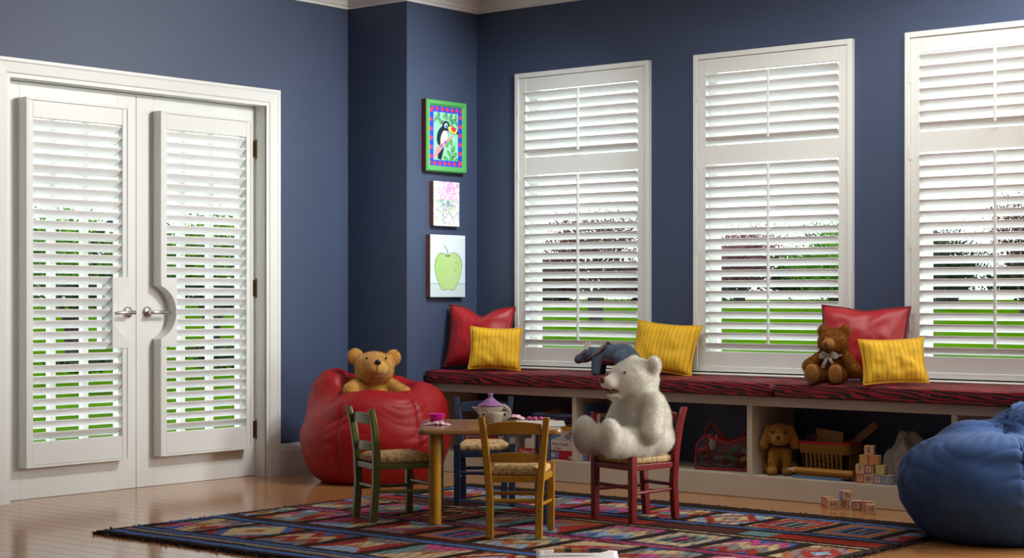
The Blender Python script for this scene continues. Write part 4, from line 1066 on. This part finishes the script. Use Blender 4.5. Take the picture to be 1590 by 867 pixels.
def ellm(U, V, cx, cy, rx, ry, a=0): 
    x = (U - cx); y = (V - cy) * 1.35; ca, sa = math.cos(a), math.sin(a); return ((x * ca + y * sa) / rx) ** 2 + ((-x * sa + y * ca) / (ry * 1.35)) ** 2 < 1
def toucan(U, V):
    C = np.zeros(U.shape + (3,)); C[:] = C3(45, 80, 215)
    rg = random.Random(2)
    for i in range(26):
        s = i / 26 * 4; e = int(s); f = s - e
        x, y = ((f, .045), (.955, f), (1 - f, .955), (.05, 1 - f))[e]
        C[ellm(U, V, x, y, .050, .032, rg.random() * 3)] = C3(235, 60, 90)
    inn = (U > .12) & (U < .88) & (V > .10) & (V < .90); C[inn] = C3(150, 228, 185)
    def put(msk, c): C[msk & inn] = c
    for i in range(26):
        x, y, a = .15 + .72 * rg.random(), .70 + .2 * rg.random(), rg.uniform(-.6, .6) + 1.57
        put(ellm(U, V, x, y, .062, .022, a), C3(40, 70, 80)); put(ellm(U, V, x, y, .052, .013, a), C3(110, 190, 130))
    for x, y, a in ((.55, .38, 1.2), (.66, .42, 1.9), (.74, .30, 1.3), (.60, .22, 2.2), (.78, .20, .8), (.68, .14, .4), (.50, .13, 2.6), (.85, .12, .3)):
        put(ellm(U, V, x, y, .085, .030, a), C3(30, 60, 60)); put(ellm(U, V, x, y, .072, .019, a), C3(95, 200, 90))
    put(poly_mask(U, V, [(.72, .02), (.74, .02), (.68, .34), (.66, .34)]), C3(60, 60, 70))
    put(poly_mask(U, V, [(.24, .12), (.36, .10), (.44, .30), (.42, .42), (.30, .38)]), C3(35, 45, 60))
    put(ellm(U, V, .40, .50, .17, .185, -.35), C3(35, 45, 60)); put(ellm(U, V, .45, .47, .105, .15, -.3), C3(240, 245, 250))
    put(ellm(U, V, .50, .68, .115, .085), C3(35, 45, 60)); put(ellm(U, V, .51, .685, .055, .042), C3(240, 245, 250)); put(ellm(U, V, .52, .675, .040, .030), C3(60, 130, 200))
    put(ellm(U, V, .72, .62, .175, .062, -.30), C3(60, 50, 30)); put(ellm(U, V, .72, .62, .16, .052, -.30), C3(250, 225, 110)); put(ellm(U, V, .74, .635, .075, .042, -.3), C3(240, 60, 80)); put(ellm(U, V, .86, .582, .03, .024), C3(30, 30, 35))
    put(poly_mask(U, V, [(.12, .16), (.20, .30), (.72, .545), (.74, .52), (.40, .30), (.14, .10)]), C3(215, 150, 165))
    for x, y in ((.36, .335), (.50, .405)): put(ellm(U, V, x, y, .035, .022), C3(70, 120, 190))
    return C
def splat(U, V):
    C = np.zeros(U.shape + (3,)); C[:] = C3(232, 232, 230); rg = random.Random(6)
    for i in range(430):
        x, y = rg.gauss(.5, .25), rg.gauss(.5, .25)
        c = rg.choice([(225, 170, 215), (235, 150, 210)] if y > .6 else [(85, 130, 205), (130, 190, 120), (215, 215, 90), (150, 165, 180), (80, 125, 215), (110, 200, 150), (200, 160, 120)])
        a = rg.random() * 3; C[ellm(U, V, x, y, rg.uniform(.008, .085), rg.uniform(.003, .010), a)] = C3(*c)
    for i in range(46): C[ellm(U, V, rg.gauss(.65, .16), rg.gauss(.86, .09), .05, .02, rg.random() * 3)] = C3(232, 165, 215)
    return C
def apple(U, V):
    C = np.zeros(U.shape + (3,)); C[:] = C3(218, 234, 238); C[V < .215] = C3(205, 224, 226); C[(V > .212) & (V < .221)] = C3(90, 120, 135)
    out = [(.50, .665), (.40, .70), (.26, .695), (.16, .61), (.125, .48), (.17, .33), (.26, .19), (.33, .125), (.42, .115), (.50, .135), (.58, .115), (.68, .125), (.76, .20), (.86, .36), (.90, .50), (.87, .62), (.76, .70), (.62, .71)]
    dk = [((x - .5) * 1.035 + .5, (y - .41) * 1.03 + .41) for x, y in out]
    C[poly_mask(U, V, dk)] = C3(95, 130, 70); m = poly_mask(U, V, out); 
    sh = (.5 + .5 * np.clip((U - .15) / .5, 0, 1))[..., None]
    C[m] = (C3(150, 205, 100) * (1 - sh) + C3(190, 222, 150) * sh)[m]
    rg = random.Random(3)
    for i in range(26): C[ellm(U, V, rg.gauss(.76, .07), rg.gauss(.58, .07), .008, .007) & m] = C3(120, 160, 60)
    C[ellm(U, V, .50, .665, .075, .022) & m] = C3(120, 165, 85)
    for i in range(14): 
        s = i / 13; C[ellm(U, V, .505 - .10 * s ** 2, .665 + .16 * s, .016, .010)] = C3(150, 150, 130)
    return C
M['green_frame'] = mat('bright_green_frame_paint', (.10, .46, .12, 1), .3, coat=.3); M['dark_red_edge'] = mat('dark_red_edge', (.12, .012, .01, 1), .6); M['canvas_edge'] = mat('reddish_canvas_edge', (.18, .06, .045, 1), .8, var=.3, vscale=40); M['canvas'] = mat('canvas_white', (.75, .76, .74, 1), .8)
def picture(name, y0, y1, z0, z1, th, fn, nx, ny, label, frame=False):
    w = y1 - y0; h = z1 - z0; t = tag(empty(name, (XP + .001, (y0 + y1) / 2, z0), R_(90)), label, 'picture', 'pictures on the corner pier')
    if frame:
        f = .034; prof = [(0, -.0), (0, -th * .8), (.007, -th), (.022, -th), (f, -th * .72), (f, 0)]     # (inwards, outwards)
        g = G(); rs = []
        for cx, cz, sx, sz in ((-w / 2, 0, 1, 1), (w / 2, 0, -1, 1), (w / 2, h, -1, -1), (-w / 2, h, 1, -1)): rs.append([(cx + sx * a, b, cz + sz * a) for a, b in prof])
        g.rings(rs, 0, False, closed=True); obj('frame', g, M['green_frame'], t)
        obj('frame_side', G().box(-w / 2 - .0015, -w / 2 - .0002, -th * .78, 0, 0, h), M['dark_red_edge'], t)
        o = flat_attr_panel('painting', w - 2 * f, h - 2 * f, fn, nx, ny, t, (0, -th * .70, f), None, M['painting'])
        obj('backing', G().box(-w / 2 + .01, w / 2 - .01, -th * .69, 0, .01, h - .01), M['canvas'], t)
    else:
        obj('canvas_block', G().box(-w / 2, w / 2, -th, 0, 0, h), M['canvas_edge'], t, bevel=.001)
        flat_attr_panel('painting', w, h, fn, nx, ny, t, (0, -th - .0006, 0), None, M['painting'])
picture('toucan_picture', 7.242, 7.586, 1.700, 2.108, .042, toucan, 170, 210, 'toucan painting with a red-hearted blue border in a bright green frame', True)
picture('abstract_picture', 7.308, 7.529, 1.392, 1.646, .030, splat, 130, 150, 'small unframed canvas of pink, blue and green scribbles below the toucan')
picture('apple_picture', 7.276, 7.575, .986, 1.341, .034, apple, 130, 150, 'unframed painting of a green apple, lowest of the three pictures')

# ------------------------------------------------------------------ shelf contents: first bay
SH = .1128
def col(n, c, r=.55, **k):
    if n not in M: M[n] = mat(n, c, r, **k)
    return M[n]
RED = col('red_card', (.42, .012, .016, 1)); WHT = col('white_card', (.68, .60, .52, 1)); BLU = col('blue_card', (.10, .22, .42, 1)); INK = M['black']; YEL = col('yellow_card', (.55, .30, .02, 1)); GRY = col('grey_card', (.20, .19, .18, 1)); ORG = col('orange_print', (.60, .15, .05, 1)); PUR = col('purple_print', (.16, .03, .12, 1)); LIM = col('lime_print', (.30, .50, .05, 1)); DKB = col('dark_blue_card', (.03, .06, .15, 1)); BRN = col('brown_card', (.10, .045, .02, 1))
FR = (R_(90), 0, 0)                               # lettering that faces the room (-Y)
def carton(name, x0, x1, y0, y1, z0, z1, m, label, cat='box', group='puzzle boxes stacked in the left bay'):
    t = tag(empty(name, ((x0 + x1) / 2, y0, z0)), label, cat, group); w = x1 - x0
    obj('carton', G().box(-w / 2, w / 2, .0, y1 - y0, 0, (z1 - z0) - .0005), m, t, bevel=.0012)
    return t, w, z1 - z0
def patch(n, t, x0, x1, z0, z1, m, y=-.0006): return obj(n, G().box(x0, x1, y, .0004, z0, z1), m, t)
t, w, h = carton('puzzle_box', -6.045, -5.645, 7.345, 7.60, SH, .160, RED, 'red puzzle box at the bottom of the stack in the left bay')
patch('picture_print', t, -.015, .085, .006, .041, BLU); obj('animal_print', G().ell((.036, -.0006, .022), (.026, .0006, .012)), col('cream_print', (.55, .42, .36, 1)), t); patch('price_label', t, .155, .190, .006, .022, WHT)
for i in range(5): patch('label_line', t, .158 + i * .006, .160 + i * .006, .008, .020, INK, -.0010)
text('lettering', 'Fisher-Price', .030, WHT, t, (-.115, -.0008, .030), FR)
t, w, h = carton('puzzle_box', -6.0, -5.655, 7.350, 7.58, .1605, .214, WHT, 'cream puzzle box lettered in black, above the red one')
text('lettering', 'Floor Puzzle', .022, INK, t, (.075, -.0008, .034), FR); text('lettering', '24 Puzzle', .013, INK, t, (.055, -.0008, .012), FR)
t, w, h = carton('puzzle_box', -5.955, -5.652, 7.352, 7.57, .2145, .268, col('pale_lilac_card', (.56, .52, .54, 1)), 'pale box printed with blue clouds and an orange star')
for cx, cz, r in ((-.10, .028, .024), (-.06, .024, .02), (.0, .022, .026), (.03, .03, .02), (.10, .02, .022), (.125, .038, .016)): obj('cloud_print', G().ell((cx, -.0004, cz), (r, .0008, r * .62)), BLU, t)
sp = []
for i in range(10): a = PI / 2 + i * PI / 5; rr_ = .020 if i % 2 == 0 else .008; sp.append((.105 + rr_ * math.cos(a), .030 + rr_ * math.sin(a)))
obj('star_print', G().prism(sp, lambda u, v, k: (u, -.0018 + k * .0016, v)), ORG, t)
t, w, h = carton('puzzle_box', -5.86, -5.655, 7.355, 7.56, .2685, .292, YEL, 'flat yellow game box under the blue books', group='puzzle boxes stacked in the left bay')
def flat_book(x0, x1, y0, y1, z0, z1, m, label, rz=0):
    t = tag(empty('book', ((x0 + x1) / 2, (y0 + y1) / 2, z0), rz), label, 'book', 'books lying flat on the puzzle boxes'); w = x1 - x0; d = y1 - y0; h = z1 - z0 - .0005
    obj('cover', G().box(-w / 2, w / 2, -d / 2, d / 2, 0, .002).box(-w / 2, w / 2, -d / 2, d / 2, h - .002, h).box(-w / 2, w / 2, -d / 2, -d / 2 + .002, .002, h - .002), m, t)
    obj('pages', G().box(-w / 2 + .003, w / 2 - .003, -d / 2 + .0022, d / 2 - .003, .0021, h - .0021), M['paper'], t)
flat_book(-5.90, -5.655, 7.36, 7.56, .2925, .307, BRN, 'thin brown book lying on the yellow game box')
flat_book(-6.00, -5.74, 7.37, 7.57, .3075, .327, GRY, 'grey book lying under the blue ones')
flat_book(-5.975, -5.72, 7.37, 7.56, .3275, .341, DKB, 'dark blue book between grey book and mid-blue book')
flat_book(-5.955, -5.70, 7.37, 7.55, .3415, .356, BLU, 'mid-blue book lying topmost on the stack')
t = tag(obj('straw_hat', G().lathe([(0, 0), (.115, 0), (.115, .004), (.065, .010), (.055, .030), (.03, .040), (0, .042)], 28), BRN, loc=(-5.83, 7.47, .3562)), 'dark brown hat lying on top of the books', 'hat')
t, w, h = carton('doll_box', -6.52, -6.25, 7.41, 7.60, SH, .207, RED, 'red toy box with a framed picture, behind the blue chair', group='toy boxes behind the blue chair')
patch('picture_border', t, -.085, .045, .022, .088, WHT); patch('picture_print', t, -.078, .038, .026, .084, col('dark_red_print', (.22, .01, .02, 1)), -.0010); obj('face_print', G().ell((-.02, -.0010, .052), (.024, .0008, .022)), PUR, t)
t, w, h = carton('toy_box', -6.245, -6.125, 7.415, 7.58, SH, .208, WHT, 'cream toy box with red oval badges, behind the blue chair', group='toy boxes behind the blue chair')
for z, c in ((.075, RED), (.046, ORG)): obj('badge_print', G().ell((-.015, -.0004, z), (.026, .0008, .012), rot=Matrix.Rotation(.3, 4, 'Y')), c, t)
t, w, h = carton('toy_box', -6.115, -6.06, 7.50, 7.62, SH, .195, GRY, 'plain grey box in the shadow beside the puzzle stack', group='toy boxes behind the blue chair')

# second bay: upright books
rb_ = random.Random(12); x = -5.600; cols_ = [('blue', BLU), ('red', RED), ('cream', WHT), ('blue', BLU), ('red', RED), ('cream', WHT), ('dark brown', BRN), ('grey', GRY), ('blue', BLU), ('cream', WHT), ('dark blue', DKB), ('orange', ORG), ('grey', GRY), ('yellow', YEL)]
hs = [.300, .265, .215, .270, .262, .255, .235, .240, .175, .205, .22, .19, .23, .2]; ths = [.016, .014, .016, .014, .018, .022, .020, .012, .014, .024, .02, .018, .022, .016]
odn = ['first', 'second', 'third', 'fourth', 'fifth', 'sixth', 'seventh', 'eighth', 'ninth', 'tenth', 'eleventh', 'twelfth', 'thirteenth', 'fourteenth']
for i, ((cn, m), h, th) in enumerate(zip(cols_, hs, ths)):
    t = tag(empty('book', (x, 7.345 + rb_.random() * .03, SH)), '%s upright book, %s from the divider behind the white bear' % (cn, odn[i]), 'book', 'upright books in the second bay'); d = .18
    obj('cover', G().box(0, .0018, 0, d, 0, h).box(th - .0018, th, 0, d, 0, h).box(.0018, th - .0018, 0, .0018, 0, h), m, t)
    obj('pages', G().box(.0019, th - .0019, .0019, d - .004, .003, h - .003), M['paper'], t)
    patch('spine_band', t, .001, th - .001, h * .68, h * .76, [WHT, YEL, RED, ORG][i % 4])
    x += th + .0016

# red clear-fronted toy bag
M['bag_red'] = mat('red_vinyl_bag', (.30, .008, .012, 1), .35); M['bag_clear'] = mat_clear('clear_vinyl', (.93, .93, .93, 1), .10, .08)
t = tag(empty('toy_bag', (-4.755, 7.40, SH), R_(8)), 'red-trimmed clear vinyl bag with two handles, full of small toys', 'bag')
o_ = [(-.155, 0), (.155, 0), (.16, .10), (.165, .19), (.10, .155), (.03, .135), (-.04, .15), (-.10, .165), (-.145, .12)]
obj('back_wall', G().prism(o_, lambda u, v, k: (u, .10 + k * .004, v + .003)), M['bag_red'], t); obj('bottom', G().box(-.155, .155, 0, .10, .001, .005), M['bag_red'], t)
g = G()
for yy in (.0, .10): g.tube([(u, yy, v + .006) for u, v in o_], .006, 8, closed=True)
obj('trim', g, M['bag_red'], t)
g = G(); g.prism(o_, lambda u, v, k: (u, .001 + k * .0006, v + .006)); obj('clear_front', g, M['bag_clear'], t)
for cx, c2 in ((-.085, -.035), (.11, .155)): obj('handle', G().tube([(cx - .035, .05, .15), (cx - .03, .05, .20), (cx - .012, .05, .232), (cx + .012, .05, .225), (cx + .05, .05, .18), (cx + .075, .05, .15)] if cx < 0 else [(cx - .06, .05, .15), (cx - .02, .05, .185), (cx + .02, .05, .228), (cx + .045, .05, .232), (cx + .05, .05, .18)], .011, 8, flat=.5), M['bag_red'], t)
rt = random.Random(8)
toyc = [('dark brown', BRN), ('grey', GRY), ('dark blue', DKB), ('brown', col('mid_brown', (.16, .08, .035, 1))), ('green', col('toy_green', (.06, .22, .05, 1))), ('yellow', YEL), ('red', RED), ('lime', LIM)]
for i in range(12):     # toy animals lying in the bag: body, head, legs
    cn, m = toyc[(0, 0, 3, 3, 0, 1, 4, 5, 6, 3, 4, 1)[i]]
    bx = -.115 + .075 * (i % 4) + rt.uniform(-.012, .012); bz = .022 + .038 * (i // 4)
    s = tag(empty('toy_animal', None or (0, 0, 0)), '%s toy animal in the clear bag, %s' % (cn, 'row %s, %s' % (('lowest', 'middle', 'top')[i // 4], ('leftmost', 'second from the left', 'third from the left', 'rightmost')[i % 4])), 'toy', 'small toys inside the clear bag')
    s.matrix_world = Matrix.Translation((-4.755, 7.40, SH)) @ Matrix.Rotation(R_(8), 4, 'Z') @ Matrix.Translation((bx, .045, bz)) @ Matrix.Rotation(rt.uniform(-.6, .6), 4, 'Y')
    g = G().ell((0, 0, 0), (.030, .014, .013), 12, 8); g.ell((.030, 0, .008), (.012, .010, .010), 10, 6)
    for lx in (-.018, .016): g.tube([(lx, .006, -.006), (lx * 1.1, .008, -.017)], [.005, .004], 6); g.tube([(lx, -.006, -.006), (lx * 1.1, -.008, -.017)], [.005, .004], 6)
    g.tube([(-.028, 0, .004), (-.044, 0, .010)], [.004, .002], 6); obj('figure', g, m, s)
s = tag(empty('toy_animal'), 'white horned toy animal at the upper left of the clear bag', 'toy', 'small toys inside the clear bag'); s.matrix_world = Matrix.Translation((-4.838, 7.435, SH + .128))
g = G().ell((0, 0, 0), (.020, .016, .026), 12, 8); g.ell((.004, -.012, -.018), (.012, .012, .014), 10, 6)
for sx in (-1, 1): g.tube([(sx * .012, 0, .018), (sx * .024, 0, .032), (sx * .022, 0, .048)], [.006, .005, .002], 6)
obj('figure', g, M['horn'], s)

# third bay: basket, ruler, pencils
M['bask'] = mat('ochre_plastic', (.30, .15, .015, 1), .5)
t = tag(empty('toy_basket', (-4.215, 7.53, SH), R_(4)), 'ochre slotted plastic basket with a red rim, behind the giant pencil', 'basket')
def bring(z): 
    k = (z / .17); return .112 + .030 * k, .075 + .020 * k
g = G()
def band_(z0, z1, th=.003):
    rs = []
    for z, o in ((z0, 0), (z1, 0), (z1, -th), (z0, -th)):
        a, b = bring(z); a += o; b += o; rr_ = .025; r = []
        for cx, cy, a0 in ((1, 1, 0), (-1, 1, 90), (-1, -1, 180), (1, -1, 270)):
            for i in range(5): q = R_(a0 + 22.5 * i); r.append((cx * (a - rr_) + rr_ * math.cos(q), cy * (b - rr_) + rr_ * math.sin(q), z))
        rs.append(r)
    g.rings(rs, 0, False, closed=True)
band_(.0, .022); band_(.112, .158); a, b = bring(0); g.box(-a + .006, a - .006, -b + .006, b - .006, .0008, .004); obj('basket_wall', g, M['bask'], t)
sl = mesh_of(G().box(-.006, .006, -.0012, .0012, -.05, .05), 'slat', [M['bask']])
for sgn in (-1, 1):
    for i in range(9):
        x_ = (-.09 + .0225 * i); y_ = sgn * (bring(.066)[1] - .0015)
        obj('slat', sl, None, t, loc=(x_, y_, .066), rot=(sgn * -.117, 0, 0))
    for i in range(5):
        obj('slat', sl, None, t, loc=(sgn * (bring(.066)[0] - .0015), -.052 + .026 * i, .066), rot=(0, sgn * .175, R_(90)))
g = G(); band_(.158, .172, .008); obj('red_rim', g, RED, t)
t = tag(obj('wooden_ruler', G().box(-.018, .018, -.004, .004, 0, .26), col('ruler_wood', (.22, .10, .035, 1)), bevel=.001, loc=(-4.185, 7.55, SH + .10), rot=(0, R_(52), 0)), 'dark wooden stick poking out of the basket to the right', 'ruler')
t = tag(obj('card_sheet', G().box(-.075, .075, -.002, .002, 0, .15), col('tan_card', (.33, .18, .05, 1)), loc=(-4.225, 7.50, SH + .075), rot=(R_(-4), R_(6), 0)), 'tan card standing in the basket', 'card')
for i, (c, n_) in enumerate(((DKB, 'dark blue'), (PUR, 'purple'), (BRN, 'dark brown'))):
    tag(obj('notebook', G().box(-.008, .008, -.05, .05, 0, .18), c, bevel=.001, loc=(-4.325 + .02 * i, 7.55, SH + .02)), '%s notebook standing at the left end of the basket' % n_, 'book', 'notebooks in the basket')
def pencil(loc, rot, L_, r, label, m, group=None):
    t = tag(empty('giant_pencil' if r > .01 else 'pencil', loc, rot=rot), label, 'pencil', group); n = 6
    obj('shaft', G().tube([(0, 0, 0), (L_, 0, 0)], r, 6, smooth=False), m, t); obj('sharpened_tip', G().tube([(0, 0, 0), (-r * 3.2, 0, 0)], [r * .98, r * .25], 12), col('bare_wood', (.55, .36, .24, 1)), t); obj('lead', G().tube([(-r * 3.2, 0, 0), (-r * 4.2, 0, 0)], [r * .25, .0004], 8), INK, t)
pencil((-4.305, 7.348, SH + .0375), (0, 0, R_(-2.5)), .32, .0155, 'giant yellow pencil lying on the blue and gold boxes in the shelf', col('pencil_yellow', (.42, .19, .012, 1)))
for i in range(2): pencil((-4.29 + .03 * i, 7.47, SH + .012), (0, R_(-38 - 4 * i), R_(10 * i)), .15, .004, ['thin gold pencil leaning inside the basket front', 'thin gold pencil leaning inside the basket, behind the other'][i], YEL, 'pencils in the basket')
t = tag(empty('pencil_tin', (-4.17, 7.375, SH), R_(-2)), 'flat blue box lying under the giant pencil', 'box'); obj('tin', G().box(-.14, .125, -.05, .05, 0, .011), BLU, t, bevel=.001); 
t = tag(empty('pencil_tin', (-4.155, 7.385, SH + .0115), R_(-1)), 'flat gold and brown striped box between blue box and giant pencil', 'box'); obj('tin', G().box(-.14, .145, -.05, .05, 0, .009), col('gold_stripe', (.30, .16, .02, 1), .4), t, bevel=.001)
for i in range(9): obj('stripe', G().box(-.135 + i * .031, -.12 + i * .031, -.0508, .0, .002, .0075), BRN, t)

# translucent white wrapping bunched behind the blocks
M['plastic_film'] = mat('milky_plastic_film', (.55, .50, .45, 1), .5, trans=.25)
g = G(); nu, nv = 40, 26
def film(u, v):
    a = u * 2 * PI; b = v * PI * .5; R0 = .095 * (1 + .22 * mnoise.noise(Vector((3 * math.cos(a), 3 * math.sin(a), v * 3)))) + .02 * abs(math.sin(5 * a + 4 * v))
    return (1.25 * R0 * math.cos(a) * math.cos(b), .85 * R0 * math.sin(a) * math.cos(b), .0015 + 1.75 * R0 * math.sin(b) * (1 + .18 * math.sin(3 * a)))
g.sheet(film, nu, nv); tag(obj('plastic_wrapping', g, M['plastic_film'], loc=(-3.80, 7.52, SH)), 'bunched milky plastic wrapping behind the alphabet blocks', 'plastic wrapping')

# ------------------------------------------------------------------ alphabet blocks
M['block'] = mat('pale_beech', (.58, .38, .22, 1), .55, var=.10, vscale=30, rnd=.08)
BS = .0445
frames = {}
def block_face(parent, m, sym, side):
    h = BS / 2
    rot = {'f': (0, 0, 0), 'r': (0, 0, R_(90)), 'l': (0, 0, R_(-90))}[side]
    f = empty('face_print', (0, 0, 0), rot=rot); f.parent = parent
    g = G(); e = .0006; o = h - .0025; i_ = h - .0075
    if m is not None:
        for a, b, c, d in ((-o, o, -o, -i_), (-o, o, i_, o), (-o, -i_, -i_, i_), (i_, o, -i_, i_)): g.box(a, b, -h - e, -h, c + h, d + h)
        obj('border', g, m, f)
    ink = m if m is not None else INK
    if sym == '*':       # round line drawing
        g = G(); g.tube([(.011 * math.cos(a), -h - e, h + .011 * math.sin(a)) for a in np.linspace(0, 2 * PI, 20)[:-1]], .0012, 5, closed=True); g.tube([(.0045 * math.cos(a), -h - e, h + .0045 * math.sin(a)) for a in np.linspace(0, 2 * PI, 12)[:-1]], .001, 5, closed=True)
        for q in range(6): a = q * PI / 3; g.tube([(.011 * math.cos(a), -h - e, h + .011 * math.sin(a)), (.015 * math.cos(a), -h - e, h + .015 * math.sin(a))], .0011, 5)
        obj('drawing', g, ink, f)
    elif sym == '~':     # curling animal line
        g = G(); g.tube([(-.013 + .026 * s, -h - e, h + .008 * math.sin(s * 7) + .004) for s in np.linspace(0, 1, 16)], .0014, 5); g.tube([(-.008, -h - e, h), (-.009, -h - e, h - .013)], .0013, 5); g.tube([(.008, -h - e, h + .004), (.009, -h - e, h - .012)], .0013, 5)
        obj('drawing', g, ink, f)
    elif sym: text('letter', sym, .034 if len(sym) == 1 else .026, ink, f, (0, -h - .0004, h), FR)
def block(x, y, z, rz, faces, label, group):
    t = tag(empty('alphabet_block', (x, y, z), R_(rz)), label, 'block', group); h = BS / 2
    obj('cube', G().box(-h, h, -h, h, 0, BS - .0003), M['block'], t, bevel=.0022)
    for side, (m, s) in faces.items(): block_face(t, m, s, side)
bl = col('block_blue', (.06, .20, .48, 1)); rd = col('block_red', (.42, .03, .03, 1)); ye = col('block_yellow', (.60, .34, .03, 1)); og = col('block_orange', (.65, .14, .05, 1)); pu = col('block_purple', (.18, .05, .12, 1)); gr = col('block_lime', (.36, .52, .06, 1)); br = col('block_brown', (.14, .07, .02, 1))
gA, gB = 'alphabet blocks stacked in the shelf', 'alphabet blocks on the floor'
y0 = 7.312 + BS / 2; xs0 = -3.962 + BS / 2; z1_ = SH + BS; z2_ = z1_ + BS; z3_ = z2_ + BS
for (x, z, rz, fc, lab) in ((xs0, SH, 1, {'f': (rd, 'V'), 'r': (rd, 'O')}, 'red block with the letter V, bottom left of the shelf stack'),
        (xs0 + BS + .001, SH, -1, {'f': (None, '*'), 'r': (bl, 'S')}, 'plain block with a black line drawing, bottom row beside the V'),
        (xs0 + 2 * BS + .002, SH, 1, {'f': (bl, '+')}, 'blue block with a plus sign, bottom row of the shelf stack'),
        (xs0 + 3 * BS + .003, SH, 0, {'f': (bl, 'N'), 'r': (bl, 'N')}, 'blue block with the letter N, right end of the bottom row'),
        (xs0 - .002, z1_, 2, {'f': (None, '7')}, 'plain block with a brown 7, second row of the shelf stack'),
        (xs0 + BS, z1_, -1, {'f': (pu, 't')}, 'purple block with the letter t, second row of the shelf stack'),
        (xs0 + 2 * BS + .012, z1_, 6, {'f': (gr, '8'), 'r': (br, '4')}, 'lime green block with an 8, second row of the shelf stack'),
        (xs0 + .018, z2_, 2, {'f': (ye, 'X')}, 'yellow block in the third row of the shelf stack'),
        (xs0 + BS + .022, z2_, 5, {'f': (og, '*'), 'r': (ye, 'B')}, 'orange block with a flower, third row of the shelf stack'),
        (xs0 + BS - .004, z3_, 14, {'f': (None, 'E'), 'r': (None, '~')}, 'plain block topping the stack in the shelf')):
    block(x, y0, z, rz, fc, lab, gA)
for (x, y, z, rz, fc, lab) in ((-4.073, 7.247, 0, 62, {'l': (rd, 'I'), 'f': (None, 'E')}, 'red-topped block at the left end of the floor row'),
        (-4.008, 7.175, 0, 34, {'f': (None, 'H')}, 'plain block with the letter H, second in the floor row'),
        (-3.958, 7.190, 0, 26, {'f': (None, '*'), 'r': (bl, 'P')}, 'plain block with a round drawing, under the blue-sided block'),
        (-3.898, 7.205, 0, 24, {'f': (pu, 'K'), 'r': (pu, 'K')}, 'purple block with the letter K in the floor row'),
        (-3.842, 7.212, 0, 20, {'f': (rd, 'J'), 'r': (ye, 'A')}, 'red block with the letter J in the floor row'),
        (-3.782, 7.120, 0, 36, {'f': (None, '12')}, 'plain block numbered 12, nearest on the floor'),
        (-3.945, 7.185, BS, 52, {'l': (bl, 'Z'), 'f': (None, '~')}, 'blue-sided block with a Z, stacked on the floor row')):
    block(x, y, z, rz, fc, lab, gB)
